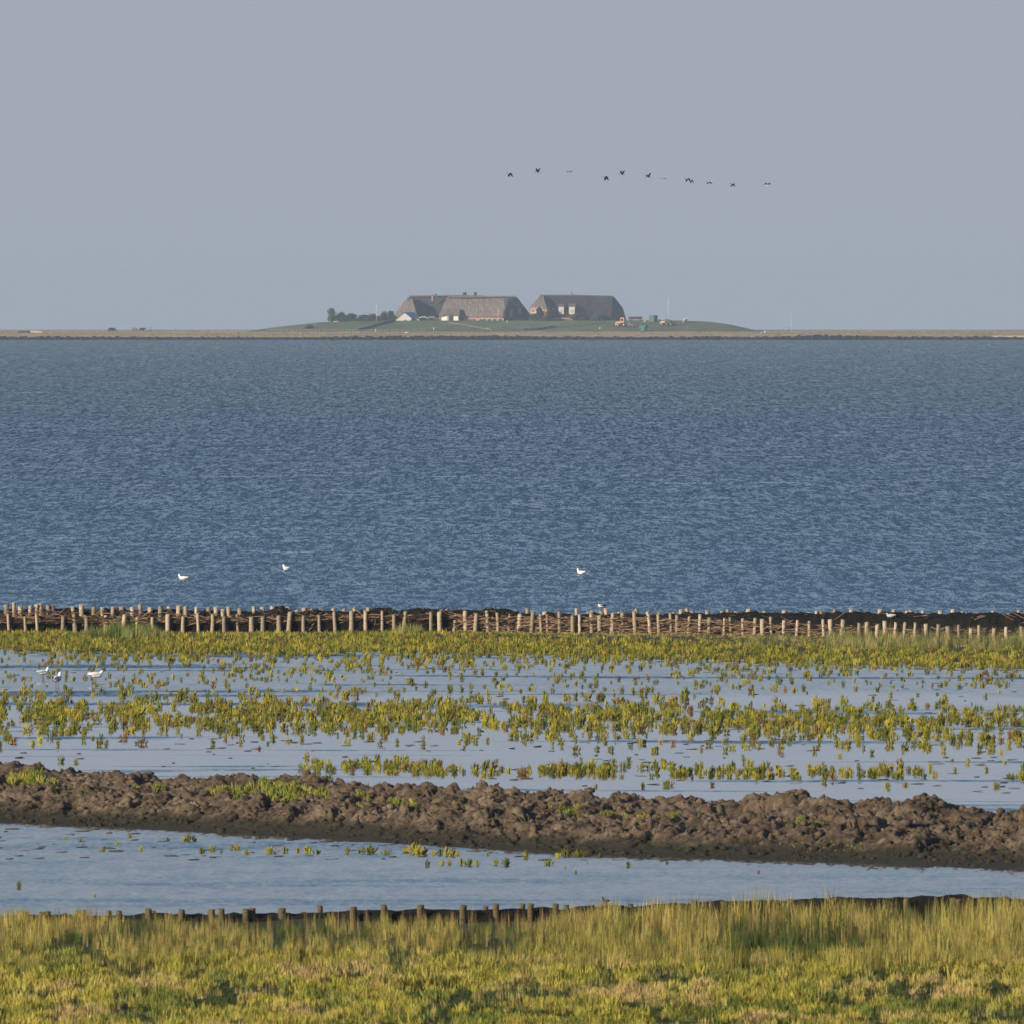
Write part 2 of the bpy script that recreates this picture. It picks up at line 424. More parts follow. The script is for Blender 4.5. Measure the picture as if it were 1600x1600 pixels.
ZZ = base + amp*(clod-.09)*1.05 + (fbm(XX*5, YY*3, 4)-.5)*.045
ZZ += curv(YY)
i, j = np.meshgrid(np.arange(len(BT)-1), np.arange(len(BX)-1), indexing='ij'); a_ = (i*len(BX)+j).ravel(); nb = len(BX)
tag(link('mud_bank', np_mesh('mud_bank', np.stack([XX, YY, ZZ], -1).reshape(-1, 3), np.stack([a_, a_+1, a_+nb+1, a_+nb], -1), M['mud'], False)), kind='structure')
def bank_z(x, t):
    i = int(np.clip(round(t*(len(BT)-1)), 0, len(BT)-1)); j = int(np.clip(round((x-BX[0])/.036), 0, nb-1))
    return float(YY[i, j]), float(ZZ[i, j])

# broken clods lying all over it
def clod_t(seed):
    rr = np.random.RandomState(seed); bm = bmesh.new(); bmesh.ops.create_icosphere(bm, subdivisions=1, radius=1)
    bm.verts.ensure_lookup_table(); V = np.array([v.co[:] for v in bm.verts])*rr.uniform(.7, 1.25, (len(bm.verts), 1))*np.array([1, .8, .6])
    F = np.array([[v.index for v in f.verts] for f in bm.faces]); bm.free(); return V, F
CT = [clod_t(i) for i in range(12)]; AV, AF, o_ = [], [], 0
for _ in range(9000):
    x = R.uniform(-13.5, 13.5); t = R.uniform(.13, .95) if R.random() < .9 else R.uniform(.04, .13)
    if vnoise(np.array([x*1.4]), np.array([t*16]))[0] < .35: continue
    y, z = bank_z(x, t); V, F = R.choice(CT); r = R.uniform(.02, .055) if R.random() < .8 else R.uniform(.05, .13)
    c, s_ = math.cos(R.uniform(0, 6.28)), 0; s_ = math.sqrt(1-c*c)
    Vr = np.stack([V[:, 0]*c-V[:, 1]*s_, V[:, 0]*s_+V[:, 1]*c, V[:, 2]], -1)*r+np.array([x, y+R.uniform(-.03, .03), z+r*.15])
    AV.append(Vr); AF.append(F+o_); o_ += len(V)
tag(link('mud_clods', np_mesh('mud_clods', np.concatenate(AV), np.concatenate(AF), M['mud'])), 'broken clods of brown mud strewn over the bank', 'mud', kind='stuff')

# ------------------------------------------------------------------ plants (templates are instanced into arrays)
def stem_tris(p0, p1, r, n=3):
    """a fat little stem: prism with a pointed tip"""
    p0, p1 = np.array(p0, float), np.array(p1, float); ax = p1-p0; ax /= np.linalg.norm(ax)
    u = np.cross(ax, [.3, .9, .1]); u /= np.linalg.norm(u); v = np.cross(ax, u)
    ring = lambda c, rr: [c + rr*(math.cos(2*math.pi*k/n)*u + math.sin(2*math.pi*k/n)*v) for k in range(n)]
    mid = p0 + (p1-p0)*.72
    V = ring(p0, r*.7)+ring(mid, r)+[p1]; F = []
    for k in range(n):
        q = (k+1) % n; F += [(k, q, n+q), (k, n+q, n+k), (n+k, n+q, 2*n)]
    return np.array(V), np.array(F)
def glasswort(nst, rnd, wide=.55):
    Vs, Fs, hs, o = [], [], [], 0
    for k in range(nst):
        a = rnd.uniform(0, 6.283); rr = rnd.uniform(0, 1)**.6*wide*.5
        h = rnd.uniform(.55, 1)*(1-.45*(rr/(wide*.5))**2)
        x, y = math.cos(a)*rr, math.sin(a)*rr
        z0 = rnd.uniform(0, .5)*h
        V, F = stem_tris((x*.55, y*.55, z0*.6), (x*1.1+rnd.uniform(-.04, .04), y*1.1, h), rnd.uniform(.026, .050)*(1.2 if nst < 10 else 1))
        Vs.append(V); Fs.append(F+o); o += len(V); hs.append(V[:, 2])
    return np.concatenate(Vs), np.concatenate(Fs)
def tuft_grass(nb_, rnd, spread=.35, lean=.35, wd=.03):
    Vs, Fs, o = [], [], 0
    for k in range(nb_):
        a = rnd.uniform(0, 6.283); rr = rnd.uniform(0, spread); h = rnd.uniform(.45, 1)
        x, y = math.cos(a)*rr, math.sin(a)*rr; b = rnd.uniform(0, 6.283); l = rnd.uniform(.05, lean)*h
        dx, dy = math.cos(b)*l, math.sin(b)*l; f = rnd.uniform(-.7, .7); wx, wy = math.cos(f)*wd*.5, math.sin(f)*wd*.5
        V = [(x-wx, y-wy, 0), (x+wx, y+wy, 0), (x-wx*.8+dx*.35, y-wy*.8+dy*.35, h*.6), (x+wx*.8+dx*.35, y+wy*.8+dy*.35, h*.6), (x+dx, y+dy, h)]
        Vs.append(np.array(V)); Fs.append(np.array([(0, 1, 3), (0, 3, 2), (2, 3, 4)])+o); o += 5
    return np.concatenate(Vs), np.concatenate(Fs)
def scatter(name, temps, pts, mat, label=None, cat=None, kind='stuff', grad=.0):
    """pts: list of (template, x, y, z, width, height, rotation, colour)"""
    AV, AF, AC, o = [], [], [], 0
    byt = {}
    for p in pts: byt.setdefault(p[0], []).append(p)
    for t, L in byt.items():
        V, F = temps[t]
        A = np.array([(p[1], p[2], p[3], p[4], p[5], p[6]) for p in L]); C = np.array([p[7] for p in L])
        c, s = np.cos(A[:, 5]), np.sin(A[:, 5])
        X = (V[None, :, 0]*c[:, None]-V[None, :, 1]*s[:, None])*A[:, 3:4]+A[:, 0:1]
        Y = (V[None, :, 0]*s[:, None]+V[None, :, 1]*c[:, None])*A[:, 3:4]+A[:, 1:2]
        Z = V[None, :, 2]*A[:, 4:5]+A[:, 2:3]
        VV = np.stack([X, Y, Z], -1).reshape(-1, 3)
        n = len(L)
        FF = (F[None]+(np.arange(n)*len(V))[:, None, None]).reshape(-1, 3)+o
        # colour run: brighter towards the tips, darker towards the base
        cc = np.repeat(C, len(V), 0)*(1+grad*(np.tile(V[:, 2], n)[:, None]-.5))
        jit = NR.uniform(.82, 1.18, (len(VV)//5+1, 1)).repeat(5, 0)[:len(VV)]
        AV.append(VV); AF.append(FF); AC.append(np.clip(cc*jit, 0, 1)); o += len(VV)
    me = np_mesh(name, np.concatenate(AV), np.concatenate(AF), mat, False, np.concatenate(AC))
    return tag(link(name, me), label, cat, None, kind)
rt = random.Random(3)
GW = [glasswort(n, rt, w_) for n, w_ in ((20, .6), (24, .85), (18, .55), (28, 1.15), (22, .7), (16, .6))]
GL = [glasswort(7, rt, w_) for w_ in (.7, .9, .6, 1.0)]
GS = [glasswort(n, rt, w_) for n, w_ in ((15, .6), (17, .8), (14, .55), (19, .95), (16, .7), (13, .6))]
GF = [tuft_grass(13, rt, .48, .35, .085) for _ in range(8)]
GR = [tuft_grass(14, rt) for _ in range(6)]
GB = [tuft_grass(9, rt, .3, .25, .035) for _ in range(4)]
SHADES = {'green': (.17, .195, .022), 'yellow': (.40, .36, .042), 'olive': (.28, .26, .036), 'rusty': (.29, .17, .045), 'brown': (.17, .105, .040)}
def shade(r=None):
    r = (r or R).random()
    return 'green' if r < .34 else 'yellow' if r < .68 else 'olive' if r < .93 else 'rusty' if r < .98 else 'brown'
def cj(c, k=.22): 
    f = 1+R.uniform(-k, k); return (c[0]*f*(1+R.uniform(-.08, .08)), c[1]*f, c[2]*f)

# stands of plants in the flooded marsh: list of (px, py, height in px, width factor)
clumps = []
def patchy(px, py, sx, sy, seed=0): return float(fbm(np.array([px/sx+seed*7.7]), np.array([py/sy+seed*3.1]), 3)[0])
def spread(n, y0, y1, dens, hpx, seed=0, x0=-320, x1=1920):
    k = 0
    for _ in range(n*12):
        if k >= n: break
        px, py = R.uniform(x0, x1), R.uniform(y0, y1)
        if R.random() > dens(px, py): continue
        h = R.uniform(*hpx); clumps.append((px, py, h, R.uniform(.85, 1.45))); k += 1
# sparse plants between the flat and the first clear water
def dA(px, py):
    f = flat_front(px); t = (py-f)/(1088-f)
    if py < f-3: return 0
    return max(0, (1-t)**2.0*1.0+.10)*(.25+1.5*max(0, patchy(px, py, 90, 14, 1)-.35))
spread(2500, 1008, 1090, dA, (7, 13))
# the broad stand
def mid_c(px): return interp(px, [(-300, 1112), (0, 1115), (400, 1118), (800, 1120), (1200, 1128), (1600, 1140), (1900, 1146)])
def dB(px, py):
    c = mid_c(px); t = (py-c)/(26 if py < c else 27)
    return math.exp(-t*t)*max(0, min(1, (patchy(px, py, 42, 10, 2)-.30)*5.0))
spread(3400, 1078, 1178, dB, (9, 18))
# thin strip near the bank, right two thirds, and at far left
def dC(px, py):
    c = 1199+ (px-480)*.012; t = (py-c)/8
    m = 1 if (470 < px < 730 or 850 < px < 985) else .55 if 730 <= px < 1620 else .05
    return math.exp(-t*t)*m*max(0, min(1, (patchy(px, py, 45, 30, 3)-.33)*4))
spread(420, 1182, 1245, dC, (9, 18), x0=440)
spread(60, 1168, 1232, lambda a, b: .5*max(0, patchy(a, b, 60, 20, 4)-.2), (9, 15), x0=900, x1=1800)
for px, py in ((8, 1190), (38, 1191), (55, 1190), (70, 1192), (95, 1191), (118, 1193), (0, 1188)): clumps.append((px, py, R.uniform(9, 17), 1.2))
def hbank(px, py):   # hidden or dry places
    return py > interp(px, crest_px)-2
clumps = [c for c in clumps if not hbank(c[0], c[1]+2)]
# pool in front of the bank (x, y, height)
pool = [(101,1312,6),(125,1315,7),(160,1330,8),(182,1320,7),(203,1309,7),(221,1330,8),(262,1314,7),(288,1315,10),(295,1315,13),(303,1315,10),
 (316,1333,9),(332,1330,10),(345,1333,6),(362,1328,8),(371,1328,10),(385,1335,9),(424,1334,12),(445,1332,13),(466,1332,9),(481,1333,13),
 (494,1334,8),(543,1334,13),(562,1333,8),(575,1334,15),(603,1336,10),(634,1333,10),(648,1334,17),(655,1335,14),(662,1335,12),(678,1336,10),
 (688,1336,12),(697,1337,14),(706,1338,13),(715,1337,8),(668,1354,12),(690,1352,9),(702,1352,10),(720,1352,11),(732,1353,13),(746,1353,11),
 (774,1352,11),(790,1353,13),(762,1337,8),(822,1341,12),(858,1352,11),(872,1341,10),(884,1338,14),(905,1339,12),(882,1357,6),(938,1340,8),
 (982,1355,11),(1042,1350,7),(30,1388,13),(148,1401,6),(900,1366,6),(1185,1365,6)]
clumps.sort(key=lambda c: -c[1])
single = [(px, py, h*1.3, R.uniform(1.0, 1.6), True) for px, py, h in pool] + [(*c, False) for c in clumps if -30 < c[0] < 1630][:240]
ids = set((c[0], c[1]) for c in single)
rest = [c for c in clumps if (c[0], c[1]) not in ids]
tm = [np_mesh('glasswort', np.concatenate([V*np.array([.2, .2, .26])]), F, M['plant'], False) for V, F in GW]
variants = {}
for s_, c_ in SHADES.items():
    variants[s_] = [np_mesh('glasswort', V*np.array([.2, .2, .26]), F, M['plant'], False,
                    np.clip(np.array(c_)[None]*NR.uniform(.8, 1.2, (len(V)//7+1, 1)).repeat(7, 0)[:len(V)], 0, 1)) for V, F in GW]
for me in tm: bpy.data.meshes.remove(me)
LOOK = {'green': 'green', 'yellow': 'yellow green', 'olive': 'olive', 'rusty': 'rusty orange', 'brown': 'brown'}
ORD = ['leftmost', 'second', 'third', 'fourth', 'fifth', 'sixth', 'seventh', 'eighth', 'ninth', 'tenth', 'eleventh', 'twelfth', 'thirteenth', 'fourteenth', 'fifteenth',
       'sixteenth', 'seventeenth', 'eighteenth', 'nineteenth', 'twentieth', 'twenty first', 'twenty second', 'twenty third', 'twenty fourth', 'twenty fifth', 'twenty sixth', 'twenty seventh', 'twenty eighth', 'twenty ninth', 'thirtieth'] + ['thirty '+k_ for k_ in ('first', 'second', 'third', 'fourth', 'fifth', 'sixth', 'seventh', 'eighth', 'ninth')] + ['fortieth'] + ['forty '+k_ for k_ in ('first', 'second', 'third', 'fourth', 'fifth', 'sixth', 'seventh', 'eighth', 'ninth')]
count = {}
for px, py, h, wf, inpool in sorted(single):
    x, y, z = at(px, py); s_ = shade(); m_h = h*TH*y
    o = link('glasswort_plant', R.choice(variants[s_])); o.location = (x, y, z-.01)
    o.rotation_euler = (0, 0, R.uniform(0, 6.28)); o.scale = (m_h*wf/.2, m_h*wf/.2, m_h/.26)
    zone = 'in the near pool' if inpool else 'behind the mud bank' if py > 1180 else 'in the mid marsh stand'
    part_ = '' if inpool else ', far left' if px < 400 else ', left of centre' if px < 800 else ', right of centre' if px < 1200 else ', far right'
    size = '' if inpool else ('short ' if h < 16 else 'tall ')
    key = (s_, zone, part_, size); n_ = count.get(key, 0); count[key] = n_+1
    od = ORD[min(n_, 48)] if n_ == 0 else ORD[min(n_, 48)]+' from the left'
    tag(o, f'{size}{LOOK[s_]} glasswort {zone}{part_}, {od} of its colour' if inpool else f'{od}, {size}{LOOK[s_]} glasswort {zone}{part_}', 'plant', 'glasswort plants standing in the marsh water')
pts = []
for px, py, h, wf in rest:
    x, y, z = at(px, py); mh = h*TH*y
    pts.append((R.randrange(6), x, y, z-.01, mh*wf, mh, R.uniform(0, 6.28), cj(SHADES[shade()])))
scatter('marsh_plants', GS, pts, M['plant'], 'carpet of small glasswort plants standing in the flooded marsh', 'marsh plants')

# carpet on the flat in front of the far groyne
def gfront(px): return interp(px, [(-400, 613.3), (0, 612.6), (700, 612.2), (1000, 610.5), (1150, 607), (1300, 603), (1600, 597), (2000, 590)])
pts = []
for _ in range(11000):
    px = R.uniform(-330, 1930); f = flat_front(px); py = f+6 - (f+6-985)*R.random()**.92
    d = (py-f)
    if d > 0 and R.random() > .6: continue
    x, y, z = at(px, py, .05)
    if y > gfront(px)-.15 and y > 600: y = gfront(px)-R.uniform(.15, 6)
    mh = R.uniform(7, 15)*TH*y
    if py < f-22: c = cj((.35, .30, .10)) if R.random() < .65 else cj(SHADES['olive']); mh *= .7
    else: c = cj(SHADES[shade()])
    low_ = py >= f-20 and R.random() < .6
    pts.append((8+R.randrange(6) if low_ else R.randrange(8), x, y, z-.02, mh*1.2, mh, R.uniform(0, 6.28), c))
scatter('marsh_carpet', GF+GS, pts, M['plant'], 'dense yellow green marsh plants covering the flat below the far groyne', 'marsh plants', grad=.3)
# taller cord grass on the flat
pts = []
def cord(n, x0, x1, y0, y1, h0, h1, dry=.3, hump=True):
    for _ in range(n):
        px = R.uniform(x0, x1); u = (px-x0)/(x1-x0); k = max(.15, math.sin(u*math.pi))**.6 if hump else 1
        py = R.uniform(y0, y1); x, y, z = at(px, py, .10)
        if y > 612.7: continue
        h = R.uniform(h0, h1)*k*TH*y
        c = cj((.38, .33, .13)) if R.random() < dry else cj((.16, .21, .055))
        pts.append((R.randrange(6), x, y, z-.02, h*.8, h, R.uniform(0, 6.28), c))
cord(330, 116, 274, 992, 1001, 16, 34, .2)
cord(130, 604, 672, 990, 993, 14, 28, .45)
cord(300, 1130, 1300, 997, 1012, 8, 18, .35)
cord(1300, 1290, 1960, 996, 1018, 14, 27, .5, False)
cord(250, -300, -40, 992, 1002, 10, 26, .3)
scatter('cord_grass', GR, pts, M['blade'], 'taller pale cord grass growing against the foot of the far groyne', 'grass')

# grass on the mud bank
pts = []
def bank_tufts(n, x0, x1, t0, t1, hm, w0=.12):
    for _ in range(n):
        px = R.uniform(x0, x1); x = (px-800)*TH*385; t = R.uniform(t0, t1)
        if patchy(px, t*100, 30, 20, 6) < .44: continue
        y, z = bank_z(x, t); h = R.uniform(.5, 1)*hm
        pts.append((R.randrange(6), x, y, z-.02, h*1.2, h, R.uniform(0, 6.28), cj((.22, .26, .04)) if R.random() < .6 else cj((.36, .33, .07))))
bank_tufts(620, 310, 525, .40, .62, .30); bank_tufts(420, 530, 730, .38, .60, .22); bank_tufts(260, -20, 55, .42, .64, .32)
bank_tufts(90, 190, 260, .45, .6, .2); bank_tufts(300, 820, 1060, .38, .56, .18); bank_tufts(30, 1230, 1270, .36, .42, .16)
bank_tufts(30, 1540, 1640, .40, .5, .2); bank_tufts(40, 30, 130, .28, .36, .10); bank_tufts(60, 1180, 1330, .14, .2, .08)
for px in (392, 402, 320, 580, 590, 735, 1140, 1150, 1160, 1255, 1350, 1375, 1510, 480, 500, 700):
    x = (px-800)*TH*385; y, z = bank_z(x, .84)
    for k in range(4): pts.append((R.randrange(6), x+R.uniform(-.15, .15), y, z-.02, .25, R.uniform(.15, .26), 0, cj((.19, .19, .035))))
scatter('bank_plants', GS, pts, M['plant'], 'low green shoots growing in the hollows of the mud bank', 'plants')

# ------------------------------------------------------------------ groynes
def make_posts(parent, L, mat, meshes):
    for x, y, z, r, h, tl in L:
        o = link('post', R.choice(meshes), parent)
        o.location = (x, y, z); o.scale = (r/.06, r/.06, h); o.rotation_euler = (R.uniform(-.08, .08), tl, R.uniform(-.5, .5))
def post_mesh(mat, seed):
    rr = random.Random(seed); bm = bmesh.new(); n = 9; rings = []
    for k, zz in enumerate((-.25, 0, .3, .6, .85, .97)):
        dx, dy = rr.uniform(-.006, .006), rr.uniform(-.006, .006)
        rings.append([bm.verts.new((math.cos(2*math.pi*i/n)*.06*(1+rr.uniform(-.07, .07))*(1.04-.1*zz)+dx, math.sin(2*math.pi*i/n)*.06*(1+rr.uniform(-.07, .07))*(1.04-.1*zz)+dy,
                                   zz+(rr.uniform(-.01, .03) if k == 5 else 0))) for i in range(n)])
    for a, b in zip(rings, rings[1:]):
        for i in range(n): bm.faces.new((a[i], a[(i+1) % n], b[(i+1) % n], b[i]))
    top = bm.verts.new((rr.uniform(-.01, .01), 0, 1.0))
    for i in range(n): bm.faces.new((rings[-1][i], rings[-1][(i+1) % n], top))
    me = bm_mesh('post', bm, mat)
    for p in me.polygons: p.use_smooth = len(p.vertices) == 4
    return me
PM = [post_mesh(M['post'], k) for k in range(7)]; PD = [post_mesh(M['post_dark'], k+20) for k in range(5)]

def sticks(L):
    """L: (centre, direction, length, radius, colour)"""
    VV, FF, CC, o = [], [], [], 0
    for c, d, ln, r, col in L:
        V, F = stem_tris(np.array(c)-np.array(d)*ln/2, np.array(c)+np.array(d)*ln/2, r)
        VV.append(V); FF.append(F+o); o += len(V); CC.append(np.tile(col, (len(V), 1)))
    return np.concatenate(VV), np.concatenate(FF), np.clip(np.concatenate(CC), 0, 1)
def heap(name, xs, yc, hh, wd, mat, parent, rough=.08, z0=-.1, seed=0, nr=14):
    """lumpy long heap following the x positions; hh(x) height, yc(x) centre line"""
    n = len(xs); ring = []
    A = np.linspace(0, math.pi, nr)
    xs = np.asarray(xs); X = np.tile(xs[:, None], (1, nr))
    H = np.array([hh(x) for x in xs])[:, None]; YC = np.array([yc(x) for x in xs])[:, None]
    Yv = YC - np.cos(A)[None]*wd/2*np.ones_like(X); Zv = z0 + (H-z0)*np.sin(A)[None]**.45
    nz = fbm(X*2.2+seed*9, Yv*2.2+Zv*3.1, 4, .65)-.5
    Yv = Yv + nz*rough*2; Zv = Zv + (fbm(X*3.3+5, Yv*3+seed, 4, .65)-.5)*rough*2.4*np.sin(A)[None]
    V = np.stack([X, Yv, Zv+curv(Yv)], -1).reshape(-1, 3)
    i, j = np.meshgrid(np.arange(n-1), np.arange(nr-1), indexing='ij'); a = (i*nr+j).ravel()
    return link(name, np_mesh(name, V, np.stack([a, a+nr, a+nr+1, a+1], -1), mat, False), parent)

K0 = 613.0*TH                                       # metres per pixel at the far groyne
def gx_(px): return (px-800)*K0
def top_z(py, y): return EYE - (py-EY)*TH*y
YB = 615.0
front = [14,40,59,97,118,136,165,192,213,238,262,285,310,332,350,372,393,410,436,450,474,499,524,549,571,597,616,630,673,687,709,728,742,763,779,794,
         810,830,846,856,875,895,906,925,937,956,975,993,1017,1030,1050,1058,1075,1093,1108,1131,1143,1161,1179,1192,1206,1225,1245,1265,1288,1300,1315,1343,1354,1370,1383,1398,1412,1429,1449,1465,1484,1499,1517,1530,1552,1573,1598]
back = [9,23,31,45,54,64,75,82,115,128,145,160,174,190,207,220,235,250,266,277,291,305,327,338,348,357,375,394,408,425,452,462,475,485,495,504,518,536,552,
        573,690,700,722,824,851,876,901,920,926,940,949,971,994,1012,1031,1054,1064,1074,1083,1106,1127,1135,1151,1171,1195,1224,1246,1265,1276,1282,1304,1329,1352,1376,1398,1418,1424,1441,1461,1471,1491,1504,1513,1520,1528,1552,1575,1592,1597]
def extend(L, step):
    L = list(L)
    for k in range(1, 16): L += [-k*step+R.uniform(-4, 4), 1604+k*step+R.uniform(-4, 4)]
    return L
g1 = tag(empty('brushwood_groyne', (0, 612, 0)), 'far brushwood groyne of two rows of pale wooden posts along the open sea', 'groyne', 'brushwood groynes')
ftop = lambda px: interp(px, [(-300, 961), (0, 961), (360, 961), (430, 958), (700, 955), (830, 957), (1000, 958), (1150, 964), (1300, 970), (1600, 980), (2000, 990)])
btop = lambda px: interp(px, [(-300, 940), (0, 943), (200, 945), (400, 949), (600, 952), (800, 953), (1200, 953), (1600, 955), (2000, 958)])
def off(L):
    return [(x, y-612, z, r, h, t) for x, y, z, r, h, t in L]
Lp = []
for px in extend(front, 22):
    y = gfront(px)+R.uniform(-.1, .1); zt = top_z(ftop(px)+R.uniform(-3, 4), y); z0 = curv(y)+.02
    Lp.append((gx_(px)*y/613, y, z0, R.uniform(.046, .084), zt-z0, R.uniform(-.10, .10)))
for px in extend(back, 18):
    y = YB+R.uniform(-.2, .2); zt = top_z(btop(px)+R.uniform(-3, 4), y); z0 = curv(y)-.05
    Lp.append((gx_(px)*y/613, y, z0, R.uniform(.062, .092), zt-z0, R.uniform(-.05, .05)))
make_posts(g1, off(Lp), M['post'], PM)
xs = np.arange(-24.5, 24.5, .06)
p_of = lambda x: x/K0+800
yc_f = lambda x: gfront(p_of(x))+.42-612
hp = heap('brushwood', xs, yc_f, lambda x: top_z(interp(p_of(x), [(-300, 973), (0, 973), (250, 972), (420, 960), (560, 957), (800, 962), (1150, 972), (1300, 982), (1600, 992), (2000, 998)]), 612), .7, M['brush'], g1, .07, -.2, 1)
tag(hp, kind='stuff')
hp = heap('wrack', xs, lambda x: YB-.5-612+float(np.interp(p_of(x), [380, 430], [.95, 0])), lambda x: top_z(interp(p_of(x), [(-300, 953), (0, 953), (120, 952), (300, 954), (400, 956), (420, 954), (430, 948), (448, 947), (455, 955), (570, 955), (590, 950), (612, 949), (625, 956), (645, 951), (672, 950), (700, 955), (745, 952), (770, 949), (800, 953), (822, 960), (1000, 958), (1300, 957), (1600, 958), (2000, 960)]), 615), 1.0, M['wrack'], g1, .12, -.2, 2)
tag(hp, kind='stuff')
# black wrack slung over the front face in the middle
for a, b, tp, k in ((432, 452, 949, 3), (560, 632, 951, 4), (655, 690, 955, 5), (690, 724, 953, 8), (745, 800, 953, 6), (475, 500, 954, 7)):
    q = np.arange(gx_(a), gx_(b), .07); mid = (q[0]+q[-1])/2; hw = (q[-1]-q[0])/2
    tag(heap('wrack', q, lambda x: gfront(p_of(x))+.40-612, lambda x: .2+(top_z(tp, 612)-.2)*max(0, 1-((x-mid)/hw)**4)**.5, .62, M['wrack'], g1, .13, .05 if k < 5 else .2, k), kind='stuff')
SL = []
for _ in range(7000):
    px = R.uniform(-330, 1930); tan_ = 1 if 720 < px < 1190 else .45 if px < 420 else .35
    y = gfront(px)+R.uniform(.0, .12)-612; zt = top_z(ftop(px)+7, 612+y)
    z = R.uniform(.08, max(.2, zt)) if tan_ == 1 or px > 1190 else R.uniform(max(.1, zt-.12), zt+.06)
    if tan_ < 1 and R.random() > .5: continue
    a = R.gauss(0, .22); c = (.36, .25, .165) if R.random() < (.62 if tan_ == 1 else .4) else (.06, .04, .027)
    SL.append(((gx_(px), y, z), (math.cos(a), R.uniform(-.2, .2), math.sin(a)), R.uniform(.25, .8), R.uniform(.008, .02), np.array(c)*R.uniform(.6, 1.2)))
for _ in range(2600):   # twiggy top behind the first row
    px = R.uniform(-330, 1930)
    if R.random() < (.2 if px < 420 else .75): continue
    y = YB-612-(1.0 if px > 400 else .25)+R.uniform(-.1, .3 if px < 400 else .8); zt = top_z(btop(px)+(14 if px < 400 else 9), 612+y)
    a = R.gauss(0, .45); c = (.30, .20, .13) if R.random() < .5 else (.05, .03, .02)
    SL.append(((gx_(px), y, zt+R.uniform(-.28, .07)), (math.cos(a), R.uniform(-.5, .5), math.sin(a)), R.uniform(.2, .7), R.uniform(.007, .016), np.array(c)*R.uniform(.6, 1.2)))
for _ in range(1500):   # rootlets and twigs hanging out of the wrack
    px = R.choice((R.uniform(430, 455), R.uniform(560, 634), R.uniform(653, 692), R.uniform(690, 726), R.uniform(743, 802), R.uniform(473, 502)))
    a = R.uniform(-1.4, 1.4); c = (.30, .21, .14) if R.random() < .13 else (.022, .018, .014)
    SL.append(((gx_(px), gfront(px)+.40-.33-612+R.uniform(-.05, .1), R.uniform(.1, top_z(954, 612))), (math.cos(a), R.uniform(-.5, .5), math.sin(a)), R.uniform(.1, .35), R.uniform(.006, .016), np.array(c)*R.uniform(.6, 1.2)))
V, F, C = sticks(SL)
tag(link('stick_bundle', np_mesh('stick_bundle', V, F, M['stick'], False, C), g1), kind='stuff')

pts_l = []
for _ in range(700):
    px = R.uniform(-300, 1900); py = R.choice((R.uniform(1020, 1180), R.uniform(1296, 1345), R.uniform(1150, 1240)))
    if py < 1250 and py > interp(px, crest_px)-4: continue
    if py > 1290 and py < bank_front(px)+1: continue
    x, y, z = at(px, py); a = R.uniform(-.5, .5)
    pts_l.append(((x, y, z+.008), (math.cos(a), math.sin(a), R.uniform(-.02, .12)), R.uniform(.05, .35), R.uniform(.006, .018), np.array((.05, .038, .025))*R.uniform(.5, 1.8)))
V, F, C = sticks(pts_l)
tag(link('drift_litter', np_mesh('drift_litter', V, F, M['stick'], False, C)), 'dark bits of drift weed and twigs floating on the shallow marsh water', 'litter', kind='stuff')

# near groyne
g2 = tag(empty('brushwood_groyne', (0, 331, 0)), 'near brushwood groyne of short dark mossy posts half hidden by the tall foreground grass', 'groyne', 'brushwood groynes')
K2 = 331*TH
near = [(32,1422,9),(40,1424,8),(66,1424,9),(74,1423,8),(100,1426,7),(122,1422,8),(130,1421,7),(170,1422,7),(186,1422,8),(231,1419,9),(239,1422,8),(283,1420,9),(331,1420,10),(346,1419,9),(385,1419,10),(394,1418,10),
 (440,1418,11),(474,1424,8),(500,1414,8),(552,1416,10),(601,1413,9),(657,1413,10),(723,1413,10),(759,1415,8),(775,1411,9),(816,1411,8),(829,1411,9),(868,1411,9),(885,1413,8),(925,1413,8),(948,1411,8),(985,1411,8),
 (1020,1412,8),(1085,1406,9),(1130,1407,9),(1236,1404,9),(1300,1404,9),(1417,1403,9),(1490,1402,10),(1500,1404,9),(1533,1404,9),(1571,1400,10),(1588,1403,9)]
Lp = []
for px, py, wpx in near + [(-k*42+R.uniform(-9, 9), 1421, 9) for k in range(1, 9)] + [(1600+k*34+R.uniform(-9, 9), 1402, 9) for k in range(1, 9)]:
    y = 331+R.uniform(-.1, .1)+(.5 if wpx < 9 else 0); zt = top_z(py+1, y)
    Lp.append(((px-800)*TH*y, y-331, 0, wpx*K2*.58, zt, R.uniform(-.05, .05)))
make_posts(g2, Lp, M['post_dark'], PD)
tag(heap('brushwood', np.arange(-14, 14, .07), lambda x: .35, lambda x: top_z(interp(x/K2+800, [(-300, 1430), (0, 1432), (250, 1430), (450, 1428), (600, 1422), (800, 1422), (950, 1418), (1200, 1406), (1450, 1402), (1480, 1400), (1600, 1407), (2000, 1406)]), 331), .7, M['brush'], g2, .05, -.3, 9), kind='stuff')

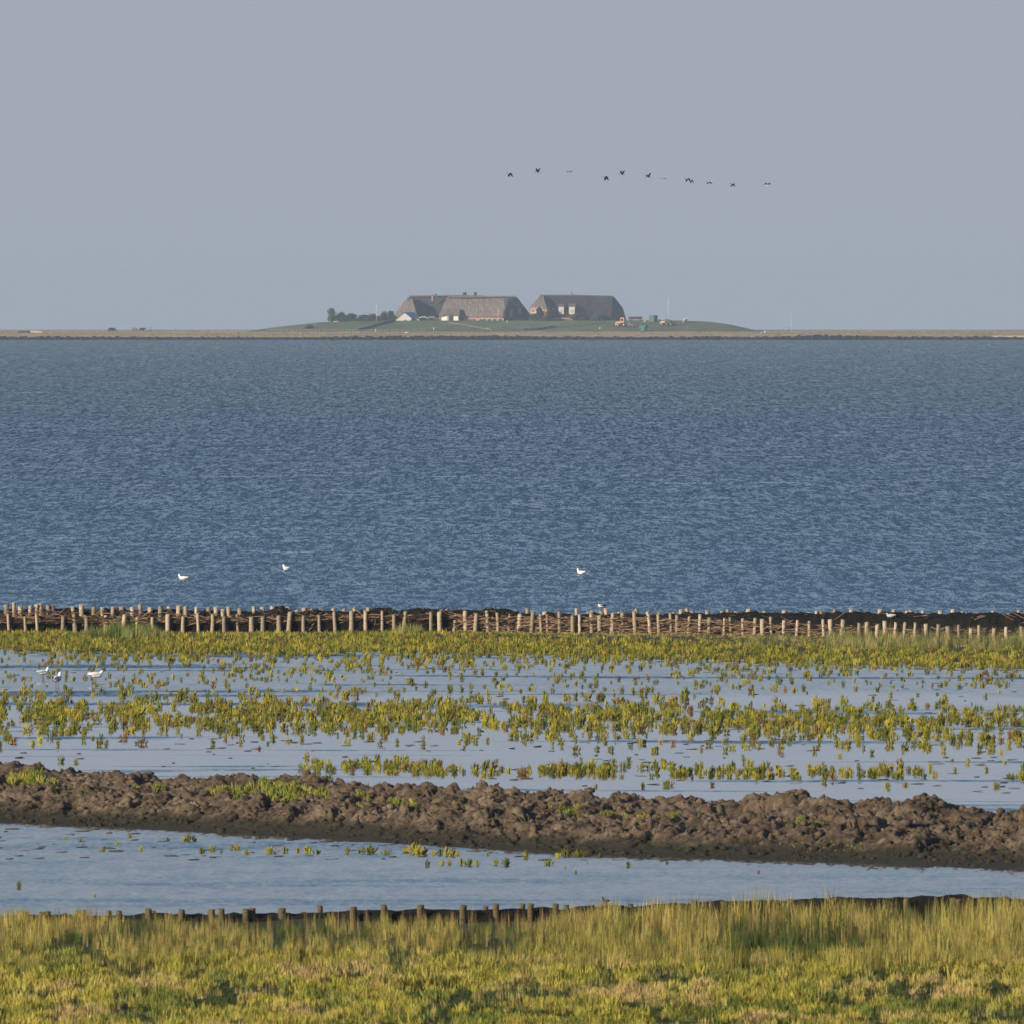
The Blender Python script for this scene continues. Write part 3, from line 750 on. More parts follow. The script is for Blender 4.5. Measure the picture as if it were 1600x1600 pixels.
# ------------------------------------------------------------------ foreground vegetation
def gz(x, y):
    return float(np.interp(y, [240, 315, 324, FRONT-1, FRONT+2], [.3, .22, .05, .03, -.35]) + (fbm(np.array([x*.6]), np.array([y*.25]), 2)[0]-.5)*.18)
def atg(px, py):
    z = .15
    for _ in range(3):
        x, y, _z = at(px, py, z); z = gz(x, y)
    return x, y, z
def tallness(px):  # height in px of the tall grass on the ridge in front of the groyne
    return interp(px, [(-300, 24), (0, 24), (240, 24), (300, 20), (500, 22), (800, 22), (870, 28), (950, 36), (1100, 46), (1300, 48), (1600, 42), (2000, 44)])
pts = []
nG = 7400
PX = NR.uniform(-280, 1880, nG); PY = NR.uniform(1438, 1520, nG)
lowf = fbm(PX/110+3, PY/16, 3)
hue = fbm(PX/70+60, PY/22+9, 3)
clh = fbm(PX/13+2, PY/8+6, 3)
for px, py, lf, hu, ch in zip(PX, PY, lowf, hue, clh):
    x, y, z = atg(px, py); 
    if y > 330.6: continue
    t = (py-1438)/82
    if py < interp(px, [(-300, 1442), (0, 1442), (240, 1443), (300, 1452), (800, 1453), (900, 1444), (1000, 1440)]): continue
    h = (tallness(px)+10*min(1, t*3))*R.uniform(.7, 1.2)*(.45+1.1*ch)*(1.05-.3*t)*TH*y
    green = (.085, .12, .022); straw = (.44, .37, .11); mid = (.32, .29, .065)
    if lf < .47: c = cj(green); h *= .7
    elif R.random() < .34*(1.35-t)+(.25 if hu > .52 else 0): c = cj(straw)
    else: c = cj(mid)
    if lf < .38 and t > .35 and R.random() < .45: continue
    pts.append((R.randrange(6), x, y, gz(x, y)-.02, h*.75, h, R.uniform(0, 6.28), c))
scatter('tall_grass', GR, pts, M['blade'], 'tall straw and green marsh grass in front of the near groyne', 'grass')
pts = []   # single seed stalks standing above the rest
for _ in range(900):
    px = R.uniform(-280, 1880); py = R.uniform(1446, 1485); x, y, z = atg(px, py)
    if y > 330.6: continue
    h = (tallness(px)+R.uniform(6, 22))*TH*y
    pts.append((R.randrange(4), x, y, gz(x, y), h*.28, h, R.uniform(0, 6.28), cj((.32, .245, .09))))
scatter('grass_stalks', GB, pts, M['blade'], 'pale seed stalks rising above the tall marsh grass', 'grass')
pts = []
nL = 23000
PX = NR.uniform(-260, 1860, nL); PY = NR.uniform(1496, 1625, nL)
tex = fbm(PX/75+11, PY/17, 4, .6); pink = fbm(PX/120+31, PY/13+4, 3); hole = fbm(PX/38+71, PY/15+2, 3); hum = fbm(PX/17+5, PY/6+8, 3)
for px, py, tf, pk, ho, hm_ in zip(PX, PY, tex, pink, hole, hum):
    gap_shade = ho < .42
    x, y, z = atg(px, py); h = R.uniform(13, 21)*(.3+1.45*hm_)*(.75+.5*tf)*TH*y*(1.0 if ho > .46 else .7)
    if gap_shade: h = max(h, .10)*.8; c = cj((.060, .085, .016))  # shade of the gaps between clumps is put into this dark green
    elif pk > .64: c = cj((.42, .32, .13))
    elif pk > .54: c = cj((.42, .36, .09))
    elif tf < .42: c = cj((.15, .18, .028))
    else: c = cj((.29, .285, .042)) if R.random() < .6 else cj((.38, .33, .055))
    pts.append((R.randrange(8), x, y, gz(x, y)-.03, h*1.15, h, R.uniform(0, 6.28), c))
scatter('low_marsh_plants', GF, pts, M['plant'], 'low yellow green and pinkish marsh plants carpeting the foreground', 'marsh plants', grad=.35)
tops = []  # fine flowering tops over the low plants
for _ in range(3600):
    px = R.uniform(-260, 1860); py = R.uniform(1500, 1625); x, y, z = atg(px, py)
    if patchy(px, py, 90, 14, 9) < .44: continue
    h = R.uniform(14, 24)*TH*y
    tops.append((R.randrange(4), x, y, gz(x, y), h*1.0, h, R.uniform(0, 6.28), cj((.46, .37, .13)) if R.random() < .5 else cj((.36, .35, .09))))
scatter('flowering_tops', GB, tops, M['blade'], 'wispy buff flowering tops among the low foreground plants', 'plants')

# ------------------------------------------------------------------ island
shp = [(-900, 1.5), (300, 1.55), (380, 1.6), (430, 3.3), (500, 5.1), (560, 5.6), (620, 5.75), (1060, 5.75), (1110, 5.3), (1140, 4.3), (1180, 2.2), (1210, 1.6), (2500, 1.6)]
def isle_rel(x, y):
    px = x/(TH*(DM+98))+800
    top = np.interp(px, [p[0] for p in shp], [p[1] for p in shp])
    flat = np.interp(y, [DI-8, DI, DI+4, DI+9, DI+45, DM-100, DI+1600, DI+1750], [-1, -.05, .62, .86, 1.05, 1.5, 1.6, -1.5])
    prof = np.interp(y, [DM+45, DM+92, DM+175, DM+215], [0, 1, 1, 0])
    prof = prof*prof*(3-2*prof)*.35+prof*.65
    return flat + np.maximum(0, top-1.6)*prof
iy = np.concatenate([np.linspace(DI-8, DI+14, 23), np.linspace(DI+18, DM, 60), np.linspace(DM+4, DM+230, 107), np.linspace(DM+240, DI+1750, 30)])
ix = np.concatenate([np.linspace(-1300, -200, 60), np.linspace(-198, 198, 265), np.linspace(200, 1300, 60)])
Yi, Xi = np.meshgrid(iy, ix, indexing='ij')
Zr = isle_rel(Xi, Yi)
shore = (Yi < DI+9); Yj = Yi + np.where(Yi < DI+14, (fbm(Xi*.03, Xi*0+3, 3)-.5)*14, 0)
Zr = Zr + np.where((Yi > DI+9) & (Yi < DI+60), (fbm(Xi*.25, Yi*.1, 4)-.5)*.35, 0)+np.where(Yi > DM+240, (fbm(Xi*.05, Yi*.02, 4)-.5)*.5, 0)
col = np.zeros(Xi.shape+(3,))
tan_c = np.array([.47, .37, .225]); grn = np.array([.14, .185, .10]); olv = np.array([.36, .31, .18])
col[:] = tan_c
k = np.clip((fbm(Xi*.02+7, Yi*.006, 4)-.42)*5, 0, 1)[..., None]; col = col*(1-k)+olv*k
pxi = Xi/(TH*(DM+98))+800
mound = ((Yi > DM+46) & (Yi < DM+220) & (pxi > 385) & (pxi < 1195))[..., None]
shorec = (Yi < DI+8.5)[..., None]; col = np.where(shorec, np.array([.02, .022, .026]), col)
k = np.clip((fbm(Xi*.06+2, Yi*.03, 4)-.5)*3, 0, .55)[..., None]
rg = np.clip((pxi-880)/90, 0, 1)[..., None]*np.clip((DM+84-Yi)/20, 0, 1)[..., None]*.5
col = np.where(mound, grn*(1-rg)+np.array([.14, .135, .08])*rg, col); col = np.where(mound, col*(1-k)+np.array([.12, .13, .06])*k, col)
V = np.stack([Xi, Yj, Zr+curv(Yj)], -1).reshape(-1, 3); nI = len(ix)
i, j = np.meshgrid(np.arange(len(iy)-1), np.arange(nI-1), indexing='ij'); a_ = (i*nI+j).ravel()
tag(link('island', np_mesh('island', V, np.stack([a_, a_+1, a_+nI+1, a_+nI], -1), M['isle'], True, col.reshape(-1, 3))), kind='structure')
def isle_z(x, y): return float(isle_rel(np.array(x), np.array(y))) + curv(y)
def isle_hit(px, py, d0=DI+10):
    ds = np.arange(d0, DM+200, .5); xs_ = (px-800)*TH*ds; zr = EYE+(EY-py)*TH*ds
    h = np.nonzero(zr <= isle_rel(xs_, ds)+curv(ds))[0]
    d = float(ds[h[0]]) if len(h) else DM+90
    x = (px-800)*TH*d; return Vector((x, d, isle_z(x, d)))
# stones of the sea wall: a rough band of boulders
bm = bmesh.new(); rb = random.Random(5)
for _ in range(5200):
    x = rb.uniform(-260, 260); y = DI+rb.uniform(-1.5, 6.5) + float((fbm(np.array([x*.03]), np.array([3.0]), 3)[0]-.5)*14)
    s = rb.uniform(.35, 1.0)
    box_bm(bm, (x, y, curv(y)+max(-.1, (y-DI)*.07)+rb.uniform(0, .45)), (s*1.3, s, s*.75), rb.uniform(0, 3), rb.uniform(-.5, .5))
tag(link('stone_revetment', bm_mesh('stone_revetment', bm, M['stone'])), 'dark stone revetment edging the far island shore', 'sea wall', kind='stuff')
# dry grass of the shore meadow, standing tussocks
pts = []
for _ in range(6200):
    x = R.uniform(-240, 240); t = R.random(); y = DI+12+t*34 if R.random() < .6 else DI+60+R.random()*1200
    px = x/(TH*y)+800
    if y > DM+45 and 380 < px < 1200: continue
    h = R.uniform(.15, .45)
    pts.append((R.randrange(6), x, y, isle_z(x, y)-.05, R.uniform(.8, 2.2), h, 0, cj((.42, .33, .20)) if R.random() < .6 else cj((.32, .27, .15))))
GT = [tuft_grass(12, rt, .5, .3, .14) for _ in range(6)]
scatter('meadow_grass', GT, pts, M['blade'], 'dry tan grass of the island shore meadow', 'grass')

def ribbon(name, pts_, wpx, mat, rise=.25, label=None, cat=None):
    """a raised strip that follows the mound: pts in pixels, width in metres"""
    P = [isle_hit(*p) for p in pts_]; Q = []
    for a, b in zip(P, P[1:]):
        for k in range(8): Q.append(a.lerp(b, k/8))
    Q.append(P[-1]); bm = bmesh.new(); rows = []
    for q in Q:
        r = R.uniform(.75, 1.2)
        rows.append([bm.verts.new((q.x, q.y+dy, isle_z(q.x, q.y+dy)+dz)) for dy, dz in ((-wpx, -.2), (-wpx*.6, rise*r), (wpx*.6, rise*r), (wpx, -.2))])
    for a, b in zip(rows, rows[1:]):
        for i in range(3): bm.faces.new((a[i], b[i], b[i+1], a[i+1]))
    return tag(link(name, bm_mesh(name, bm, mat)), label, cat)
M['hedge'] = mottled('dark_hedge', (.035, .035, .035), (.085, .08, .065), 1.5, .95)
M['track'] = plain('worn_track', (.17, .15, .10))
ribbon('stone_wall', [(560, 516.5), (575, 513.5), (590, 509), (605, 505), (617, 503.2)], .7, M['hedge'], .9, 'low dark stone wall climbing the mound left of the thatched farmhouse', 'wall')
tag(ribbon('footpath', [(700, 504.5), (722, 507), (745, 511.5), (768, 515.5)], .9, M['track'], .3), kind='structure')
tag(ribbon('farm_track', [(805, 517), (850, 514), (900, 509.5), (945, 505)], 1.3, M['track'], .35), kind='structure')
ribbon('hedge', [(800, 516.2), (818, 516.6), (840, 515.2), (870, 511.8)], .8, M['hedge'], .75, 'dark low hedge along the foot of the mound beside the farm track', 'hedge')
tag(ribbon('sand_strip', [(1548, 530.6), (1575, 531), (1640, 531.6)], .8, M['sand'], .45), kind='structure')
tag(ribbon('sand_strip', [(28, 520), (46, 519.6), (66, 520.4)], 3, M['sand'], .7), kind='structure')

# --- farmhouses. Helper P(px, py, dd): a point dd metres behind the mound's brow
D0 = DM + 98.0
def P(px, py, dd=0): return atd(px, py, D0+dd)
GRD = lambda px, dd: isle_z(P(px, 503, dd).x, D0+dd)
def hull(name, front_pts, back_pts, mat, parent):
    """closed solid between two matching outlines"""
    n = len(front_pts); v = list(front_pts)+list(back_pts)
    f = [tuple(range(n))[::-1], tuple(range(n, 2*n))] + [(i, (i+1) % n, n+(i+1) % n, n+i) for i in range(n)]
    return poly(name, v, f, mat, parent)
def wallbox(name, px0, px1, pyt, dd0, dd1, depth, mat, parent, pyb=504.5):
    """upright wall running from px0 at dd0 to px1 at dd1, 'depth' metres thick going back"""
    f = [P(px0, pyb, dd0), P(px1, pyb, dd1), P(px1, pyt, dd1), P(px0, pyt, dd0)]
    return hull(name, f, [q+Vector((0, depth, 0)) for q in f], mat, parent)
def inset(name, px0, px1, py0, py1, dd, mat, parent, th=.25, dd1=None):
    """a frame, pane or door standing slightly proud of the wall"""
    dd1 = dd if dd1 is None else dd1
    f = [P(px0, py1, dd), P(px1, py1, dd1), P(px1, py0, dd1), P(px0, py0, dd)]
    return hull(name, f, [q+Vector((0, th, 0)) for q in f], mat, parent)
def window(px0, px1, py0, py1, dd, parent, frame='white'):
    w_ = inset('window', px0, px1, py0, py1, dd, M[frame], parent, .3)
    inset('pane', px0+.35, px1-.35, py0+.4, py1-.4, dd-.05, M['glass'], w_, .1)
    return w_
def thick(name, pts_, mat, parent, th=.55):
    """thatch slope: the polygon with thickness"""
    a, b, c = pts_[0], pts_[1], pts_[2]; n = (b-a).cross(c-a).normalized()
    if n.z < 0: n = -n
    return hull(name, pts_, [q-n*th for q in pts_], mat, parent)
def roofgrid(name, rows, mat, parent, sub=6, th=.5, bow=0.0):
    """thatch plane between ridge row and eave row (each a list of points), slightly bowed and uneven"""
    top, bot = rows; n = len(top); m = sub; V = []; 
    segs = []
    for i in range(n-1):
        for k in range(8): segs.append((i, k/8))
    segs.append((n-2, 1.0))
    for r in range(m+1):
        t = r/m
        for i, k in segs:
            a = top[i].lerp(top[i+1], k); b = bot[i].lerp(bot[i+1], k); q = a.lerp(b, t)
            q = q + Vector((0, -1, 1))*(bow*math.sin(t*math.pi)+R.uniform(-.10, .10)-.12*math.sin((i+k)/(n-1)*math.pi)*(1-t)); V.append(q)
    c = len(segs); V2 = [q+Vector((0, .25, -th)) for q in V]; F = []
    for r in range(m):
        for i in range(c-1): 
            a = r*c+i; F.append((a, a+c, a+c+1, a+1)); b = a+len(V); F.append((b, b+1, b+c+1, b+c))
    nV = len(V)
    for i in range(c-1): F += [(i, i+1, nV+i+1, nV+i), (m*c+i, nV+m*c+i, nV+m*c+i+1, m*c+i+1)]
    for r in range(m): F += [(r*c, nV+r*c, nV+(r+1)*c, (r+1)*c), (r*c+c-1, (r+1)*c+c-1, nV+(r+1)*c+c-1, nV+r*c+c-1)]
    return poly(name, V+V2, F, mat, parent)
def chimney(px0, px1, py0, py1, dd, parent, mat='brick'):
    c = P((px0+px1)/2, (py0+py1)/2, dd); s = (px1-px0)*TH*(D0+dd); h = (py1-py0)*TH*(D0+dd)
    off = Vector(parent.matrix_world.translation)
    o = boxo('chimney', c-off, (s*.8, s*.8, h), M[mat], parent, .6, bevel=.04)
    boxo('cap', c-off+Vector((0, 0, h/2+.08)), (s*.95, s*.95, .16), M['slate'], o, .6)
    return o
def rods(parent, pxs_, py, dd):
    off = Vector(parent.matrix_world.translation)
    for px in pxs_:
        a = P(px, py+1.5, dd)-off; cylo('lightning_rod', a, a+Vector((0, 0, .85)), .05, .03, M['slate'], parent, 5)

# farmhouse A: long front range, hip at the left, gable in shade at the right
hA = tag(empty('thatched_farmhouse', P(740, 503, 4)), 'long thatched farmhouse with low brick front wall, white door porch and shaded right gable', 'farmhouse', 'thatched farmhouses on the mound')
wallbox('wall', 700, 787, 492.5, 10.5, 0, 7, M['brick'], hA)
# gable wall, its shade put into the dark wall colour
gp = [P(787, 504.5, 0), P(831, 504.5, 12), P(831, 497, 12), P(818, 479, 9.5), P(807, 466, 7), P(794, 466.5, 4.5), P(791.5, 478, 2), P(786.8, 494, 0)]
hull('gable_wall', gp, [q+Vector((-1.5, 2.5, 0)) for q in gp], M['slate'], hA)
RA0, RA1 = P(699, 464.5, 19), P(799, 463.2, 7.5)
roofgrid('roof', ([RA0, P(735, 464, 15), P(760, 463.8, 12), P(793.5, 463.3, 8)], [P(687, 496.4, 10.5), P(728, 494.2, 6.8), P(755, 493.9, 3.4), P(785.5, 493.7, -.6)]), M['thatch'], hA, 7, .5, .25)
thick('roof_back', [P(699, 464.5, 19.1), P(799, 463.2, 7.6), P(833, 497.5, 14), P(733, 498, 26)], M['thatch'], hA)
roofgrid('roof_verge', ([P(793.5, 463.3, 8), P(796, 463.4, 7.8)], [P(785.5, 494.4, -.6), P(788.5, 494.4, -.2)]), M['thatch'], hA, 5, .5, .1)
roofgrid('half_hip', ([P(796, 463.8, 7), P(806, 463, 8)], [P(802, 474.5, 4.6), P(818.5, 479, 8.8)]), M['thatch'], hA, 4, .45, .1)
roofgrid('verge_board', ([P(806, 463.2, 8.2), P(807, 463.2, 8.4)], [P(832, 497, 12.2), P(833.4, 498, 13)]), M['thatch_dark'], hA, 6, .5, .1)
tag(roofgrid('hip', ([P(697, 464.6, 19.5), P(699.5, 464.5, 19)], [P(684, 501, 14), P(688, 499.5, 10.5)]), M['thatch'], hA, 6, .5, .2))
# porch breaking the eave
wp = wallbox('porch', 690, 716, 491, 7.2, 4.5, 3, M['white'], hA)
inset('door', 701.5, 708.5, 490.8, 504.4, 5.2, M['slate'], wp, .4)
inset('door_panel', 698.6, 701.2, 490.4, 504.4, 5.4, M['metal'], wp, .4)
thick('porch_roof', [P(686, 492.5, 6.6), P(697, 490.5, 5.3), P(699, 484, 9), P(688, 486, 11)], M['thatch'], hA, .4)
thick('porch_roof', [P(697, 491, 5.2), P(718, 491.5, 3.6), P(718.5, 481, 9), P(699, 481, 11)], M['thatch'], hA, .4)
for a, b, c, d in ((739, 742.4, 498.5, 503.6),): inset('door', a, b, c, d, 3.0-.6, M['slate'], hA, .4)
for a, k in ((726, 0), (731.5, 0), (749, 1), (754, 1), (762, 1), (770.5, 1), (779, 1)):
    dd = 7.6-(a-725)*.121-.9
    window(a-.2, a+4.0, 498.0, 501.6, dd, hA)
window(797, 801, 484, 495.5, 1.0, hA, 'dimglass'); window(811, 814.5, 481, 488.5, 4.8, hA, 'dimglass')  # gable shade carried into the dim window frame colour
inset('barn_door', 805, 815, 499, 504.3, 3.0, M['red'], hA, .5, 5.4)
inset('door', 810, 813, 500, 504.3, 4.0, M['dark'], hA, .3)
poly_r = [(699, 463.6), (735, 463.2), (770, 463), (806, 462.6)]
rg_ = hull('ridge', [P(px, py-.6, 18-.115*(px-700)) for px, py in poly_r]+[P(px, py+1.6, 17.2-.115*(px-700)) for px, py in poly_r[::-1]],
     [P(px, py-.6, 18.9-.115*(px-700)) for px, py in poly_r]+[P(px, py+1.6, 19.7-.115*(px-700)) for px, py in poly_r[::-1]], M['ridge'], hA)
rods(hA, (712, 722, 765, 776, 805), 462.5, 15)

# farmhouse B: the range behind, with the hipped wing at the left
hB = tag(empty('thatched_farmhouse', P(650, 503, 20)), 'thatched farmhouse range behind, with a hipped left wing and red brick chimney', 'farmhouse', 'thatched farmhouses on the mound')
roofgrid('roof', ([P(641, 463.2, 30), P(700, 462.2, 30), P(760, 462.5, 30)], [P(628, 500, 20), P(700, 500, 20), P(765, 500, 22)]), M['thatch_dark'], hB, 6, .5, .1)
roofgrid('roof_back', ([P(641, 463.2, 30.3), P(760, 462.5, 30.3)], [P(630, 500, 42), P(770, 500, 42)]), M['thatch'], hB, 4, .5, 0)
roofgrid('hip', ([P(638, 463.4, 30), P(642, 463.2, 30)], [P(612, 499, 32), P(626, 500, 14)]), M['thatch'], hB, 7, .5, .6)
# wing: lit slope facing left-front, right flank's shade put into its darker thatch colour
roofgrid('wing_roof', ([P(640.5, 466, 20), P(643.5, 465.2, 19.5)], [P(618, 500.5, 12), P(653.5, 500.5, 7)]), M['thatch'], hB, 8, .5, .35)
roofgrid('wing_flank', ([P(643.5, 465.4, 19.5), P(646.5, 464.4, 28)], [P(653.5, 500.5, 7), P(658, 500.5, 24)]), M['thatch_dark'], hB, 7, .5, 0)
wallbox('wall', 614, 700, 497, 16, 16, 8, M['brick'], hB)
chimney(674.5, 678.3, 461.6, 470.5, 25, hB); chimney(679.6, 682.4, 459.8, 466.5, 31, hB, 'slate')
chimney(723.2, 728.6, 457.4, 463.5, 31, hB, 'slate'); chimney(740.8, 744.6, 457.2, 463.5, 31, hB, 'slate')
pr = [(640, 462.2), (700, 461.4), (750, 461.6), (762, 463)]
hull('ridge', [P(px, py-.4, 29.6) for px, py in pr]+[P(px, py+1.4, 29) for px, py in pr[::-1]], [P(px, py-.4, 30.6) for px, py in pr]+[P(px, py+1.4, 31.2) for px, py in pr[::-1]], M['ridge'], hB)
rods(hB, (640.5, 650, 660, 668, 689, 700, 711, 732), 461, 30)

# farmhouse C: the right-hand house
hC = tag(empty('thatched_farmhouse', P(905, 503, 6)), 'right hand thatched farmhouse with two white dormers and a hipped left wing', 'farmhouse', 'thatched farmhouses on the mound')
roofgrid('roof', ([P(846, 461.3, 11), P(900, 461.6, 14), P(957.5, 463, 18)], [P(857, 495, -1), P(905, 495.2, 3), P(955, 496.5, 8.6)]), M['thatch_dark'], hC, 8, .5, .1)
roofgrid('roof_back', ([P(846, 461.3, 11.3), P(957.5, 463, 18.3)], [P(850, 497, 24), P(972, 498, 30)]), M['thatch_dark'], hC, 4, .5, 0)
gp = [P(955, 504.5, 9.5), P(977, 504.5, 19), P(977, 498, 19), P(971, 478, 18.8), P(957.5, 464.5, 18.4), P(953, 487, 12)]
hull('gable_wall', gp, [q+Vector((-1.0, 2, 0)) for q in gp], M['slate'], hC)  # right gable's shade put into its dark wall colour
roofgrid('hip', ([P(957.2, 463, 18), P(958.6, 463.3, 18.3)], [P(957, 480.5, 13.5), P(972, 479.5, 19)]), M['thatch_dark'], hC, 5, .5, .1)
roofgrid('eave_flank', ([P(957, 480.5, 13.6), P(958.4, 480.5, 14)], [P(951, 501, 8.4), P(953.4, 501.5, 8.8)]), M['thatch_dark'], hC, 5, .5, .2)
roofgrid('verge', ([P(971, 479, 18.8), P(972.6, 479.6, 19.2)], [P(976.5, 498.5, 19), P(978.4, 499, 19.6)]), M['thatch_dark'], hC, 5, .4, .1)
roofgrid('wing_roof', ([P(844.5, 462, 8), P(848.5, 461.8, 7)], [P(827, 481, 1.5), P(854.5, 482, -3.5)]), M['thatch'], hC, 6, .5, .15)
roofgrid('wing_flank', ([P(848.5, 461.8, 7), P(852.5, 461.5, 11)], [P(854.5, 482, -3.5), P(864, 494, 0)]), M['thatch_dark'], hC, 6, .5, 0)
gw = [P(829, 504.5, 1), P(858, 504.5, -3.2), P(858, 493, -3.2), P(854, 481, -3.2), P(829, 480.5, 1)]
hull('gable_wall', gw, [q+Vector((1.2, 5, 0)) for q in gw], M['brick'], hC)
window(831.5, 837, 484, 488.5, .2, hC)
inset('window_sill', 831, 837.5, 487, 489.3, -.5, M['white'], hC, .4)
wallbox('wall', 858, 930, 494, -.2, 5, 5, M['brick'], hC)
for a, b in ((873, 881), (889, 898)):
    d = inset('dormer', a, b, 479.5, 491, 1.9+(a-873)*.08, M['white'], hC, 3.0)
    inset('pane', a+2.2, b-2.2, 483.5, 488, 1.8+(a-873)*.08, M['cream'], d, .2)
    roofgrid('dormer_thatch', ([P(a, 474, 8), P(b, 474, 8)], [P(a-1.5, 479.2, 2.6+(a-873)*.08), P(b+1.5, 479.2, 2.6+(a-873)*.08)]), M['thatch'], d, 3, .4, .15)
inset('skylight', 863.5, 866, 481.5, 486.5, 3.6, M['metal'], hC, .3)
inset('veranda', 866, 891, 496.4, 498, -2.5, M['cream'], hC, .4, -1)
inset('garage_door', 877, 882, 499, 504, -1.6, M['slate'], hC, .4); inset('red_door', 883, 890, 499, 504, -1.4, M['red'], hC, .4)
inset('white_bench', 864, 876, 501.8, 503.4, -3.5, M['white'], hC, .4)
chimney(891.8, 894.2, 458.2, 463, 14, hC)
pr = [(844, 460.8), (900, 461), (958, 462.6)]
hull('ridge', [P(px, py-.5, 11.3+(px-846)*.063) for px, py in pr]+[P(px, py+1.3, 10.6+(px-846)*.063) for px, py in pr[::-1]],
     [P(px, py-.5, 12.2+(px-846)*.063) for px, py in pr]+[P(px, py+1.3, 12.8+(px-846)*.063) for px, py in pr[::-1]], M['ridge'], hC)

# small shed with blue roof
sB = tag(empty('blue_roofed_shed', P(635, 503, -6)), 'small white gabled shed with a bright blue roof below the left wing', 'shed')
g_ = [P(619, 504, -6), P(643, 504, -6), P(643, 496.5, -6), P(631.5, 488.2, -6), P(619, 498.5, -6)]
hull('wall', g_, [q+Vector((1.8, 6, 0)) for q in g_], M['white'], sB)
roofgrid('roof', ([P(631.5, 487.6, -6.3), P(646.5, 487.4, 1)], [P(643.6, 497.4, -6.3), P(656.5, 495.6, 1)]), M['blue'], sB, 2, .15, 0)
roofgrid('roof', ([P(631.5, 487.6, -6.3), P(646.5, 487.4, 1)], [P(618, 499, -6.3), P(633, 499, 1)]), M['cream'], sB, 2, .15, 0)
inset('door', 632, 634.6, 499.6, 503.6, -6.3, M['dark'], sB, .25); inset('white_panel', 635, 641.5, 498.5, 503.8, -6.35, M['white'], sB, .25)
s2 = tag(empty('open_shed', P(662, 503, -3)), 'open fronted shed with a pale arched roof right of the blue roof', 'shed')
wallbox('wall', 653, 669, 497.5, -1.5, -1.5, 1.0, M['brick'], s2); inset('opening', 655.5, 667, 497.5, 503.8, -2.2, M['dark'], s2, .4)  # opening is a solid panel, the shed's inner shade painted dark
ar = [(654.5, 497), (657, 495.6), (661, 494.6), (665, 495.3), (669, 497.2)]
hull('roof', [P(a, b-.5, -3) for a, b in ar]+[P(a, b+.6, -3) for a, b in ar[::-1]], [P(a, b-.5, 2) for a, b in ar]+[P(a, b+.6, 2) for a, b in ar[::-1]], M['white'], s2)
s3 = tag(empty('dark_shed', P(675, 503, -2)), 'dark doored shed with a low grey roof beside the arched shed', 'shed')
wallbox('wall', 669.5, 681, 496.5, -1.6, -1.6, 4, M['brick'], s3); inset('door', 671, 680, 497.3, 504, -2, M['slate'], s3, .3)
hull('roof', [P(668.5, 497, -2.4), P(682, 497, -2.4), P(677, 493.8, -2.4), P(670, 493.8, -2.4)], [P(668.5, 497, 2), P(682, 497, 2), P(677, 493.8, 2), P(670, 493.8, 2)], M['asphaltroof'], s3)
s4 = tag(empty('garden_wall', P(685, 503, -1)), 'pale low wall section between the dark shed and white porch', 'wall')
wallbox('wall', 681.6, 688.5, 497.5, -.8, -.8, .5, M['cream'], s4); inset('gate', 683.5, 686, 498.5, 504, -1.1, M['brick'], s4, .2)
s5 = tag(empty('brick_outbuilding', P(650, 503, -4)), 'low red brick outbuilding against the blue roofed shed', 'outbuilding')
wallbox('wall', 646, 655, 498.5, -4.4, -4.4, 2, M['brick'], s5); inset('opening', 642.5, 647.5, 497.6, 504, -4.9, M['dark'], s5, .3)  # dark panel paints the shade inside the opening
s6 = tag(empty('brick_shelter', P(604, 503, -5)), 'long low brick shelter among the bushes left of the houses', 'shelter')
wallbox('wall', 600, 609, 500.4, -3, -3, 1.5, M['brick'], s6, 504); inset('roof', 599.5, 609.5, 499.6, 500.6, -3.4, M['asphaltroof'], s6, 2.4)

def pole(px, py0, py1, dd, label, name='flagpole', r=.09, mat='white'):
    a = P(px, py1, dd); a.z = isle_z(a.x, a.y)-.3; b = P(px, py0, dd)
    o = tag(empty(name, a), label, 'pole' if name != 'mast' else 'mast')
    cylo('pole', (0, 0, 0), b-a, r, r*.6, M[mat], o, 8); cylo('finial', b-a, b-a+Vector((0, 0, .15)), r*1.3, r*.4, M[mat], o, 8)
    return o
pole(588, 472.5, 503, -8, 'white flagpole rising from the bushes left of the farmhouses')
pole(778.5, 481, 504, -8, 'white flagpole in front of the low brick wall')
mst = pole(1044.5, 465, 503, -6, 'tall thin white mast with stays on the right of the mound', 'mast', .10)
for dx in (-1.6, 1.2): 
    hh = (503-478)*TH*D0
    cylo('stay', (dx, .6, .2), (0, 0, hh), .03, .03, M['metal'], mst, 5)
pole(1236, 490, 517, 60, 'faint thin pole on the flat far right of the mound', 'pole', .07)
pole(1233, 511, 519, 60, 'short dark post beside the thin pole on the flat', 'pole', .12, 'slate')
pole(235, 511.5, 517, 60, 'short dark post standing right of the grazing cattle', 'pole', .12, 'slate')

# --- bushes and trees
def crown_mesh(seed, blobs, n=260, leaf=.30, base=(.040, .062, .028)):
    rr = np.random.RandomState(seed); V, F, C, o = [], [], [], 0
    for (cx, cy, cz, rx, ry, rz) in blobs:
        for _ in range(n):
            v = rr.normal(size=3); v /= np.linalg.norm(v); rad = rr.uniform(.5, 1.2); p = np.array([cx, cy, cz])+v*np.array([rx, ry, rz])*rad
            if p[2] < 0: continue
            u = rr.normal(size=3); u /= np.linalg.norm(u); t = np.cross(u, v+rr.normal(size=3)*.4); t /= (np.linalg.norm(t)+1e-6); s = leaf*rr.uniform(.6, 1.3)
            V += [p-u*s*.5-t*s*.3, p+u*s*.5-t*s*.3, p+u*s*.5+t*s*.3, p-u*s*.5+t*s*.3]; F.append((o, o+1, o+2, o+3)); o += 4
            c = np.array(base)*rr.uniform(.6, 1.5); C += [c]*4
    return np_mesh('crown', np.array(V), np.array(F), M['leafy'], False, np.array(C))
